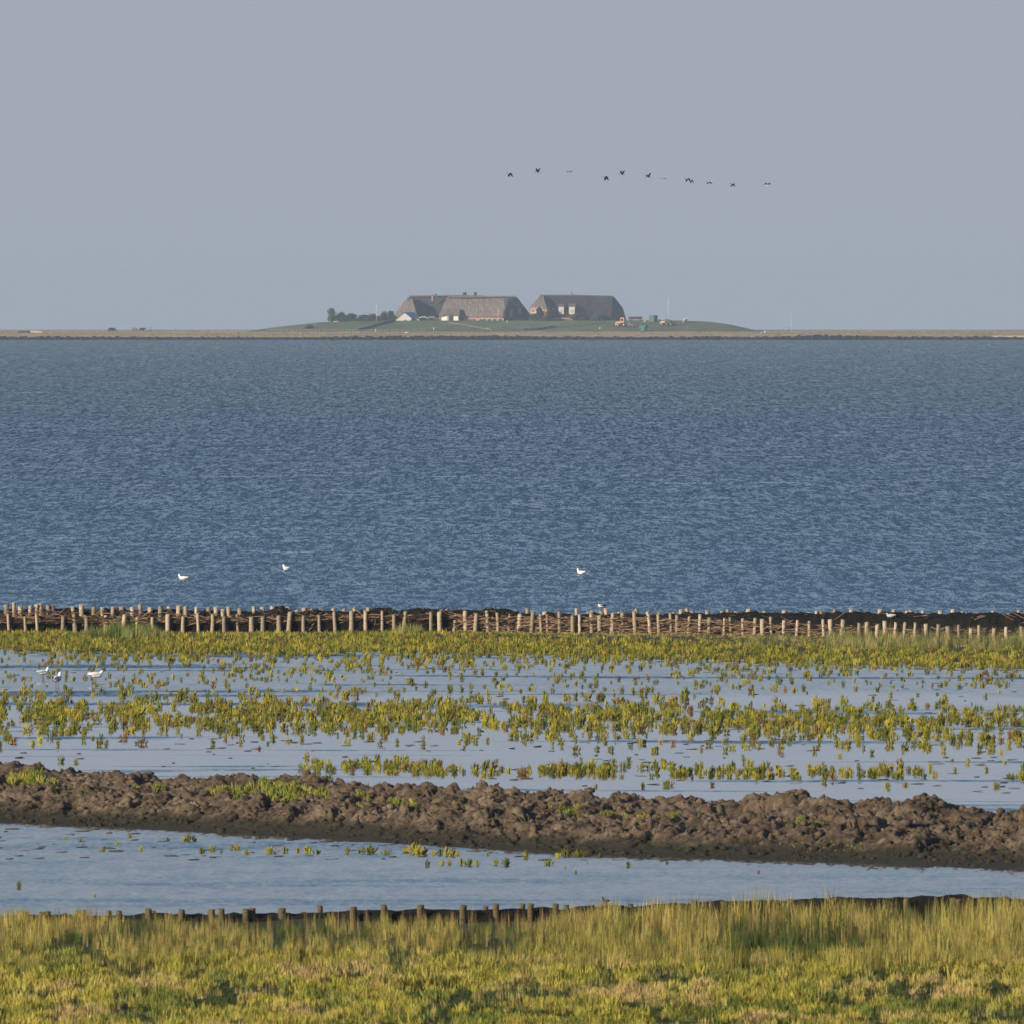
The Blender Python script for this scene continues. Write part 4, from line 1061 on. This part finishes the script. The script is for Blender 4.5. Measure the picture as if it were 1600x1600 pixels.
def tree(px, base_py, w_px, h_px, dd, label, seed, name='tree', col=(.040, .062, .028), trunk=True, group=None):
    b = P(px, base_py, dd); b.z = isle_z(b.x, b.y) if dd > -40 else b.z
    k = TH*D0; W, H = w_px*k*(1.35 if w_px > 13 and h_px > 13 else 1.65), (h_px)*k*1.02; rr = random.Random(seed)
    o = tag(empty(name, b), label, 'tree' if name == 'tree' else 'bush', group)
    blobs = []
    for _ in range(8):
        f_ = rr.uniform(.15, .80); blobs.append((rr.uniform(-.36, .36)*W*(1.05-f_), rr.uniform(-.2, .2)*W, H*f_, W*rr.uniform(.15, .27), W*rr.uniform(.2, .3), H*rr.uniform(.12, .22)))
    blobs += [(0, 0, H*.34, W*.42, W*.35, H*.42), (W*.1, 0, H*.1, W*.48, W*.3, H*.2)]
    link('crown', crown_mesh(seed, blobs, 150, .42, col), o)
    if trunk:
        bm = bmesh.new(); cyl_bm(bm, (0, 0, -.3), (.1, 0, H*.5), .16, .08, 7); cyl_bm(bm, (.05, 0, H*.25), (W*.2, .1, H*.6), .08, .03, 6); cyl_bm(bm, (.05, 0, H*.3), (-W*.2, -.1, H*.6), .07, .03, 6)
        link('trunk', bm_mesh('trunk', bm, M['bark']), o)
    return o
gB = 'trees and bushes on the mound'
pale = (.085, .092, .050); dk = (.030, .052, .030)
for t in ((519, 503, 14, 23, -2, 'tallest pale green bush at the far left end of the mound', 1, 'bush', pale),
          (532, 503, 13, 15, -1, 'rounded dark bush just right of the tall pale bush', 2, 'bush', dk),
          (549.5, 503, 15, 13, -3, 'round dark bush at the end of the left bush group', 3, 'bush', dk),
          (540, 503, 12, 11, -4, 'low bush between two round dark bushes at the left', 15, 'bush', dk),
          (569, 503, 14, 10, -3, 'low spreading bush left of the white flagpole', 4, 'bush', (.045, .062, .035)),
          (581, 503, 13, 11, -3, 'low bush at the foot of the white flagpole', 5, 'bush', (.045, .062, .035)),
          (593, 503, 12, 8, -3, 'low green bush right of the white flagpole', 6, 'bush', (.055, .07, .035)),
          (600, 502, 10, 16, 3, 'dark tree left of the farmhouse roof', 7, 'tree', dk),
          (611, 503, 11, 15, 3, 'dark tree touching the left edge of the farmhouse roof', 8, 'tree', dk),
          (844, 503, 11, 22, -7, 'climbing dark tree against the brick gable of the right house', 9, 'tree', dk),
          (835, 504, 12, 10, -6, 'dark shrub in the gap between the two thatched houses', 10, 'bush', dk),
          (855, 504, 6, 16, -9, 'narrow dark shrub at the brick gable corner', 11, 'bush', dk),
          (912, 504, 17, 16, -5, 'dark green garden tree in front of the right house', 12, 'tree', (.045, .068, .036)),
          (931, 504, 15, 11, -6, 'pale green garden shrub in front of the right house', 13, 'bush', (.085, .105, .055)),
          (922, 504, 14, 14, -4, 'bushy garden tree between the dark tree and pale shrub', 16, 'tree', (.055, .072, .036)),
          (946, 504, 14, 8, -3, 'low shrub near the right corner of the right house', 14, 'bush', dk),
          (901, 504, 8, 12, -5, 'small shrub beside the second white dormer', 17, 'bush', dk),
          (483, 518, 9, 6, -50, 'small dark thicket on the left slope of the mound', 18, 'bush', dk)):
    px, bp, wp_, hp_, dd, lab, sd, nm, cl = t
    if dd == -50: 
        q = isle_hit(px, bp-5); dd = q.y-D0
    tree(px, bp, wp_, hp_, dd, lab, sd, nm, cl, nm == 'tree' or sd == 1, gB)

# --- farm machines and boxes on the right of the mound
k = TH*D0
def wheel(parent, c, r, wd=.35):
    o = cylo('wheel', Vector(c)-Vector((0, wd/2, 0)), Vector(c)+Vector((0, wd/2, 0)), r, r, M['tyre'], parent, 16)
    cylo('rim', Vector(c)-Vector((0, wd/2+.03, 0)), Vector(c)+Vector((0, wd/2+.03, 0)), r*.5, r*.5, M['metal'], o, 12)
def place(name, px, py, label, cat, rz=0, group=None):
    o = tag(empty(name, isle_hit(px, py), rz), label, cat, group); o.scale = (1.18, 1.18, 1.18); return o
t = place('wheel_loader', 971.5, 510.3, 'orange wheel loader with boxy cab parked at the right house corner', 'loader', -.35)
boxo('engine_cover', (-1.0, 0, 1.05), (1.7, 1.5, .9), M['orange'], t, bevel=.12); boxo('counterweight', (-1.55, 0, .62), (.7, 1.7, .6), M['orange'], t, bevel=.1)
cb = boxo('cab', (.35, 0, 1.95), (1.35, 1.5, 1.5), M['orange'], t, bevel=.08); boxo('window', (.3, -.77, 2.1), (.75, .06, .8), M['glass'], cb); boxo('window', (-.34, 0, 2.1), (.06, 1.1, .8), M['glass'], cb)
boxo('roof', (.35, 0, 2.76), (1.5, 1.6, .1), M['orange'], cb, bevel=.03)
for x in (-.9, 1.0):
    for y in (-.8, .8): wheel(t, (x, y, .55), .55)
boxo('lifting_arm', (1.6, 0, .9), (1.5, .25, .25), M['slate'], t, tilt=.35); boxo('bucket', (2.5, 0, .5), (.7, 1.8, .7), M['slate'], t, tilt=.3, bevel=.08)
t = place('pale_truck', 1041, 509, 'white and orange off road truck with dark open load bed near the mast', 'truck', -.3)
boxo('cab', (-.75, 0, 1.5), (1.2, 1.6, 1.3), M['cream'], t, bevel=.15); boxo('bonnet', (-1.55, 0, 1.0), (.8, 1.5, .6), M['orange'], t, bevel=.1)
boxo('windscreen', (-1.37, 0, 1.8), (.06, 1.3, .5), M['glass'], t); boxo('side_window', (-.75, -.82, 1.75), (.7, .06, .5), M['glass'], t)
boxo('load_bed', (1.2, 0, 1.0), (2.6, 1.6, .7), M['slate'], t, tilt=.08, bevel=.05); boxo('tarpaulin', (.9, 0, 1.6), (1.8, 1.5, .6), M['green_p'], t, tilt=.25, bevel=.2)
for x in (-1.2, .4, 1.8):
    for y in (-.75, .75): wheel(t, (x, y, .42), .42)
t = place('box_trailer', 1021, 503.5, 'dull green box body with a darker right side on the mound', 'box trailer', -.62)
boxo('body', (0, 0, 1.15), (2.0, 1.9, 1.9), M['green_p'], t, bevel=.05); boxo('roof', (0, 0, 2.14), (2.15, 2.05, .1), M['slate'], t); boxo('door', (0, -.97, 1.0), (.9, .05, 1.5), M['teal'], t)
for x in (-.6, .6): wheel(t, (x, -.9, .28), .28, .2); wheel(t, (x, .9, .28), .28, .2)
t = place('skip_container', 1005.5, 517, 'teal skip container with sloping ends below the farm yard', 'skip', -.5)
bm = bmesh.new(); vs = [bm.verts.new(v) for v in ((-.7, -.7, 0), (.7, -.7, 0), (.7, .7, 0), (-.7, .7, 0), (-1.15, -.85, 1.7), (1.15, -.85, 1.7), (1.15, .85, 1.7), (-1.15, .85, 1.7), (-1.0, -.7, 1.7), (1.0, -.7, 1.7), (1.0, .7, 1.7), (-1.0, .7, 1.7), (-.6, -.6, .15), (.6, -.6, .15), (.6, .6, .15), (-.6, .6, .15))]
for f in ((0, 3, 2, 1), (0, 1, 5, 4), (1, 2, 6, 5), (2, 3, 7, 6), (3, 0, 4, 7), (4, 5, 9, 8), (5, 6, 10, 9), (6, 7, 11, 10), (7, 4, 8, 11), (8, 9, 13, 12), (9, 10, 14, 13), (10, 11, 15, 14), (11, 8, 12, 15), (12, 13, 14, 15)): bm.faces.new([vs[i] for i in f])
link('hull', bm_mesh('hull', bm, M['teal']), t)
for x in (-.5, .5): boxo('rib', (x, -.84, .9), (.1, .12, 1.5), M['teal'], t)
t = place('hay_trailer', 993, 501.5, 'long dark loaded flat trailer behind the orange loader', 'trailer')
boxo('load', (0, 0, 1.0), (4.4, 1.8, .8), M['slate'], t, bevel=.15); boxo('deck', (0, 0, .5), (4.8, 1.9, .15), M['red'], t)
for x in (-1.5, 1.5): wheel(t, (x, -.85, .35), .35, .2)
t = place('red_cart', 985.5, 511, 'low faded red cart between the loader and teal skip', 'cart', -.2)
boxo('tray', (0, 0, .65), (1.9, 1.1, .4), M['red'], t, bevel=.05); boxo('white_load', (-.5, 0, .95), (.6, .7, .25), M['white'], t, bevel=.08); boxo('drawbar', (1.3, 0, .45), (.9, .1, .1), M['metal'], t)
for x in (-.6, .6): wheel(t, (x, -.5, .3), .3, .2)
t = place('white_cart', 1071.5, 504.5, 'small white canvas topped cart with a dark opening far right on the mound', 'cart')
bm = bmesh.new(); prof_ = [(math.cos(a)*.85, math.sin(a)*.75+.7) for a in np.linspace(math.pi, 0, 9)]
for y in (-.7, .7): pass
A_ = [bm.verts.new((x, -.7, z)) for x, z in prof_]; B_ = [bm.verts.new((x, .7, z)) for x, z in prof_]
for i in range(8): bm.faces.new((A_[i], A_[i+1], B_[i+1], B_[i]))
bm.faces.new(A_[::-1]); bm.faces.new(B_)
link('canvas_top', bm_mesh('canvas_top', bm, M['white']), t); boxo('opening', (.15, -.73, .95), (.9, .05, .45), M['dark'], t); boxo('leg', (-.8, -.3, .25), (.18, .18, .9), M['white'], t, tilt=.2); boxo('leg', (.8, -.3, .25), (.15, .15, .9), M['slate'], t)  # cart opening is a solid panel painted as shade
t = place('blue_barrel', 1031.5, 503.8, 'dark slanted crate right of the green box body', 'crate', .3); boxo('crate_body', (0, 0, .45), (.8, .8, .9), M['slate'], t, tilt=.2, bevel=.06); boxo('lid', (.05, 0, .93), (.85, .85, .1), M['metal'], t, tilt=.2)
t.name = 'farm_crate'
def bale(px, py, sx, sz, label, name='white_bale'):
    q = isle_hit(px, py); bm = bmesh.new(); bmesh.ops.create_icosphere(bm, subdivisions=2, radius=.5)
    for v in bm.verts: v.co = Vector((v.co.x*sx, v.co.y*sx, v.co.z*sz+sz*.4))*(1+R.uniform(-.06, .06))
    o = link(name, bm_mesh(name, bm, M['white'], True)); o.location = q; tag(o, label, 'bale' if 'bale' in name else 'stone')
bale(937.5, 514, .7, .7, 'small white wrapped bale beside the farm track'); bale(1008, 503, 1.1, .5, 'flat white wrapped bale left of the green box body')
bale(1195.5, 520, .7, .8, 'white wrapped bale at the far right foot of the mound'); bale(1190, 520.3, .6, .4, 'low pale stone left of the white wrapped bale', 'pale_stone')
bale(636, 520.5, 1.6, .5, 'pair of pale stones at the left foot of the mound', 'pale_stone'); bale(761, 513.6, 2.0, .3, 'long pale slab lying on the slope', 'pale_stone')
bale(792.5, 503.5, .5, .7, 'small white stone at the farmhouse corner', 'pale_stone'); bale(525, 503.2, 2.2, .35, 'low pale mound of sand under the left bushes', 'pale_stone')

# pasture fence along the foot of the mound
fe = tag(empty('pasture_fence', isle_hit(500, 516)), 'thin pale pasture fence of stakes along the left foot of the mound', 'fence')
o0 = Vector(fe.location)
stake = bpy.data.meshes.new('stake'); bm = bmesh.new(); cyl_bm(bm, (0, 0, -.2), (0, 0, 1.0), .07, .06, 6); bm.to_mesh(stake); bm.free(); stake.materials.append(M['conc'])
for n_ in range(44):
    px = 418+n_*5.1+R.uniform(-.8, .8)
    q = isle_hit(px, 517.6); q.y = DM+40; q.x = (px-800)*TH*q.y; q.z = isle_z(q.x, q.y)
    o = link('stake', stake, fe); o.location = q-o0; o.scale = (1, 1, R.uniform(.8, 1.2))
    if n_ in (0, 43):
        if n_ == 0: qa = q-o0
        else: cylo('wire', qa+Vector((0, 0, .8)), q-o0+Vector((0, 0, .8)), .025, .025, M['metal'], fe, 4)
gt = tag(empty('field_gate', isle_hit(922, 518.5)), 'grey field gate with posts at the foot of the farm track', 'gate')
for x in (-1.4, -.1, 1.3): boxo('gate_post', (x*1.0, 0, .6), (.16, .16, 1.5), M['slate'], gt)
for z in (.5, .9): boxo('rail', (.0, .1, z), (2.7, .06, .08), M['slate'], gt)
for px, py, lab in ((642, 518.5, 'leftmost of four dark posts below the stone wall'), (653, 519, 'second of four dark posts below the stone wall'), (587, 519, 'tall post right under the white flagpole'), (594, 519, 'dark post below the low bushes'), (677.5, 516, 'white marker stake on the grass below the sheds'), (668, 519, 'thin stake in the meadow below the sheds')):
    q = isle_hit(px, py); wht = 'white' in lab
    o = cylo('marker_post', (0, 0, -.2), (0, 0, 1.1), .13, .1, M['white' if wht else 'slate'], None, 6); o.location = q; tag(o, lab.replace('leftmost of four ', 'left ').replace('second of four ', 'right hand '), 'post', 'posts in the island meadow')
    boxo('post_cap', (0, 0, 1.13), (.24, .24, .06), M['white' if wht else 'slate'], o)

# --- cattle
def cow(px, py, face, label, mat, s=1.0, grazing=False):
    q = isle_hit(px, py); q.y = DM-40; q.x = (px-800)*TH*q.y; q.z = isle_z(q.x, q.y)
    o = tag(empty('cow', q, 0 if face > 0 else math.pi), label, 'cow', 'cattle grazing on the left meadow')
    hd = (1.25, 0, .45) if grazing else (1.35, 0, 1.45)
    pts_ = [(0, 0, 1.05), (.55, 0, 1.08), (.95, 0, 1.15 if not grazing else .85), hd, (hd[0]+.28, 0, hd[2]-.15), (-.6, 0, 1.1), (-.85, 0, 1.15),
            (.55, .2, .6), (.55, .2, 0), (.55, -.2, .6), (.5, -.2, 0), (-.65, .2, .62), (-.72, .2, .3), (-.65, .2, 0), (-.65, -.2, .62), (-.7, -.2, .3), (-.62, -.2, 0)]
    ed = [(0, 1), (1, 2), (2, 3), (3, 4), (0, 5), (5, 6), (1, 7), (7, 8), (1, 9), (9, 10), (5, 11), (11, 12), (12, 13), (5, 14), (14, 15), (15, 16)]
    rd = [(.40, .46), (.36, .44), .22, .17, .10, (.34, .40), .14, .12, .07, .12, .07, .14, .08, .07, .14, .08, .07]
    skin('body', pts_, ed, rd, mat, o, 1)
    for sx in (-1, 1): cylo('horn', (hd[0]-.02, sx*.1, hd[2]+.14), (hd[0]+.04, sx*.28, hd[2]+.3), .035, .012, M['cream'], o, 5)
    cylo('tail', (-.98, 0, 1.15), (-1.08, 0, .45), .03, .05, M['hide'], o, 5)
    s *= 1.25; o.scale = (s, s, s); return o
cow(173, 517, 1, 'leftmost dark cow standing alone on the left meadow', M['hide'], .85); cow(177.5, 516.6, -1, 'dark cow pressed against the leftmost cow', M['hide'], .75, True)
cow(210, 517, -1, 'black and white cow left of a dark one on the meadow', M['hide_w'], .9); cow(221.5, 517, 1, 'dark cow standing right of the black and white cow', M['hide'], .85)
cow(355.5, 519, -1, 'small brown calf lying alone toward the mound', M['brick'], .5, True)

# ------------------------------------------------------------------ birds
def gull(name, loc, rz, label, swim=True, s=1.0, mantle='feather_g', pose='up', cat='gull', group=None, body='feather_w', head=None):
    o = tag(empty(name, loc, rz), label, cat, group)
    z = .03 if swim else .20
    up = .0 if pose == 'up' else -.05
    pts_ = [(0, 0, z+.05), (.09, 0, z+.06), (.135, 0, z+.12), (.15, 0, z+.19+up), (.17, 0, z+.215+up), (-.09, 0, z+.065), (-.19, 0, z+.085)]
    ed = [(0, 1), (1, 2), (2, 3), (3, 4), (0, 5), (5, 6)]
    skin('body', pts_, ed, [(.080, .078), (.070, .072), .046, .040, .034, (.06, .054), (.028, .016)], M[body], o, 2)
    cylo('bill', (.195, 0, z+.21+up), (.245, 0, z+.198+up), .011, .004, M['bill'], o, 6)
    for sy in (-1, 1):
        bm = bmesh.new(); bmesh.ops.create_uvsphere(bm, u_segments=12, v_segments=8, radius=1)
        for v in bm.verts: v.co = Vector((v.co.x*.15-.07-.02*abs(v.co.z), v.co.y*.02+sy*.066*(1-.5*max(0, -v.co.x)), v.co.z*.036+z+.085))
        link('wing', bm_mesh('wing', bm, M[mantle], True), o)
        cylo('wing_tip', (-.17, sy*.03, z+.09), (-.26, sy*.012, z+.10), .016, .004, M['feather_b'], o, 6)
        bm = bmesh.new(); bmesh.ops.create_uvsphere(bm, u_segments=6, v_segments=4, radius=.006)
        for v in bm.verts: v.co += Vector((.172, sy*.028, z+.222+up))
        link('eye', bm_mesh('eye', bm, M['feather_b'], True), o)
        if not swim:
            lg = cylo('leg', (.0, sy*.03, 0), (-.01, sy*.03, z+.02), .006, .008, M['bill'], o, 6)
            boxo('foot', (.02, sy*.03, .004), (.05, .04, .008), M['bill'], lg)
    if head:
        bm = bmesh.new(); bmesh.ops.create_uvsphere(bm, u_segments=12, v_segments=8, radius=.037)
        for v in bm.verts: v.co = Vector((v.co.x*1.15+.157, v.co.y, v.co.z*1.2+z+.2+up))
        link('head', bm_mesh('head', bm, M[head], True), o)
    o.scale = (s, s, s); return o
def gl(px, py, z=0.0): 
    x, y, zz = at(px, py, z); return (x, y, zz)
gs = 'white gulls on the water'
gull('gull', gl(286, 907), math.pi-.2, 'white gull swimming on the sea, leftmost and largest of three', True, 1.05, 'feather_w', group=gs)
gull('gull', gl(447, 891.5), math.pi-.8, 'white gull swimming on the sea farthest from the groyne, end on', True, 1.0, 'feather_g', group=gs)
gull('gull', gl(908, 898.5), math.pi-.7, 'white gull swimming alone on the sea right of the picture centre', True, 1.1, 'feather_w', group=gs)
ga = 'white gulls standing in the flooded marsh'
gull('gull', gl(67, 1064), .25, 'pale gull standing in the marsh, leftmost of three', False, .95, 'feather_g', group=ga)
gull('gull', gl(89, 1077), 1.1, 'white gull standing upright end on in the marsh, middle of three', False, 1.15, 'feather_w', group=ga)
gull('gull', gl(150, 1071), .1, 'white gull standing side on in the marsh, right of the other two', False, 1.15, 'feather_w', 'low', group=ga)
y_ = YB; gull('gull', (gx_(1391)*y_/613, y_-.9, top_z(972, y_)), math.pi-.3, 'large pale gull perched hunched among the posts of the far groyne', False, .85, 'feather_g', 'low', body='feather_g')
gull('oystercatcher', (gx_(940)*y_/613, y_, top_z(955.5, y_)), math.pi, 'dark wading bird with white breast perched on a far groyne post', False, .70, 'feather_b', 'low', 'bird', body='feather_w', head='feather_b')
y_ = 331.0; gull('perched_bird', ((947-800)*TH*y_, y_, top_z(1418, y_)), math.pi*.8, 'small dark bird perched on a near groyne post above the grass', False, .42, 'feather_b', 'up', 'bird', body='feather_b', head='feather_b')

# shelducks in a loose line in the sky, flying left
def duck(px, py, flap, label, d=1420.0, yaw=math.pi+.5, s=1.0, roll=0.0):
    q = atd(px, py, d+R.uniform(-12, 12)); o = tag(empty('shelduck', q, yaw), label, 'bird', 'line of ducks flying left across the sky')
    o.rotation_euler = (roll, 0, yaw)
    pts_ = [(0, 0, 0), (.12, 0, .0), (.20, 0, .01), (-.12, 0, .0), (-.22, 0, .01)]
    skin('body', pts_, [(0, 1), (1, 2), (0, 3), (3, 4)], [(.055, .05), (.045, .045), .026, (.045, .04), (.026, .010)], M['feather_w'], o, 2)
    skin('head', [(.20, 0, .01), (.28, 0, .02), (.33, 0, .022), (.36, 0, .015)], [(0, 1), (1, 2), (2, 3)], [.030, .026, .034, .014], M['feather_b'], o, 2)
    cylo('bill', (.36, 0, .018), (.42, 0, .008), .014, .008, M['bill'], o, 6); cylo('tail', (-.22, 0, .01), (-.29, 0, .012), .03, .012, M['feather_b'], o, 6)
    for sy in (-1, 1):
        bm = bmesh.new(); ca, sa = math.cos(flap*.85), math.sin(flap*.85); L = ((0, .11, -.07, 0), (.18, .13, -.09, 0), (.34, .09, -.10, .0), (.48, .0, -.11, 0))
        top, bot = [], []
        for r, fx, bx, _ in L:
            for xx, lst in ((fx, top), (bx, bot)):
                lst.append((bm.verts.new((xx-.02, sy*(.05+r*ca), .02+r*sa+.008)), bm.verts.new((xx-.02, sy*(.05+r*ca), .02+r*sa-.008))))
        for i in range(3):
            for a, b, c, e in ((top[i][0], top[i+1][0], bot[i+1][0], bot[i][0]), (top[i][1], bot[i][1], bot[i+1][1], top[i+1][1]), (top[i][0], top[i][1], top[i+1][1], top[i+1][0]), (bot[i][0], bot[i+1][0], bot[i+1][1], bot[i][1])):
                f = bm.faces.new((a, b, c, e)); f.material_index = 1 if i >= 1 or sy > 0 else 0
        bm.faces.new((top[0][0], bot[0][0], bot[0][1], top[0][1])); f = bm.faces.new((top[3][0], top[3][1], bot[3][1], bot[3][0])); f.material_index = 1
        link('wing', bm_mesh('wing', bm, [M['feather_b' if flap > 0 else 'feather_g'], M['feather_b']]), o)
    s *= .80; o.scale = (s, s, s); return o
duck(797, 270.5, -.95, 'first duck of the flying line at the far left, wings pushed down', s=1.0)
duck(840, 269, 1.0, 'second duck of the flying line, wings raised', s=.95)
duck(890, 268.5, .15, 'third duck of the flying line, small, wings level', s=.85)
duck(947, 275.5, -1.1, 'fourth duck of the flying line, bright white body, wings pushed down', s=1.0)
duck(972, 272.5, 1.0, 'fifth duck of the flying line, just above the fourth, wings raised', s=.95)
duck(1013, 277, .9, 'sixth duck of the flying line, wings raised', s=.95, roll=.2)
duck(1037, 279, .05, 'seventh duck of the flying line, thin, wings level', s=.8)
duck(1075, 279, -.7, 'eighth duck of the flying line, left of an overlapping pair', s=1.05)
duck(1080.5, 281.5, -.9, 'ninth duck of the flying line, right of an overlapping pair', s=.75, d=1400)
duck(1108, 284.5, -.5, 'tenth duck of the flying line, pale, wings slightly down', s=.9)
duck(1145, 287, -.9, 'eleventh duck of the flying line, faint, wings down', s=.85)
duck(1199, 289, .45, 'last duck of the flying line at the far right, dark, wings up', s=1.0, yaw=math.pi-.5)

# ------------------------------------------------------------------ haze
hz = N('sea_haze'); hz.t.nodes.remove(hz.tc)
pv = hz.n('ShaderNodeVolumePrincipled'); pv.inputs['Density'].default_value = 5.2e-5
pv.inputs['Color'].default_value = (.60, .76, 1.0, 1); pv.inputs['Anisotropy'].default_value = 0.0
hz.l(pv.outputs[0], hz.out.inputs['Volume'])
bm = bmesh.new(); box_bm(bm, (0, 8100, 4), (5400, 17000, 56))
tag(link('haze', bm_mesh('haze', bm, hz.m)), kind='stuff')
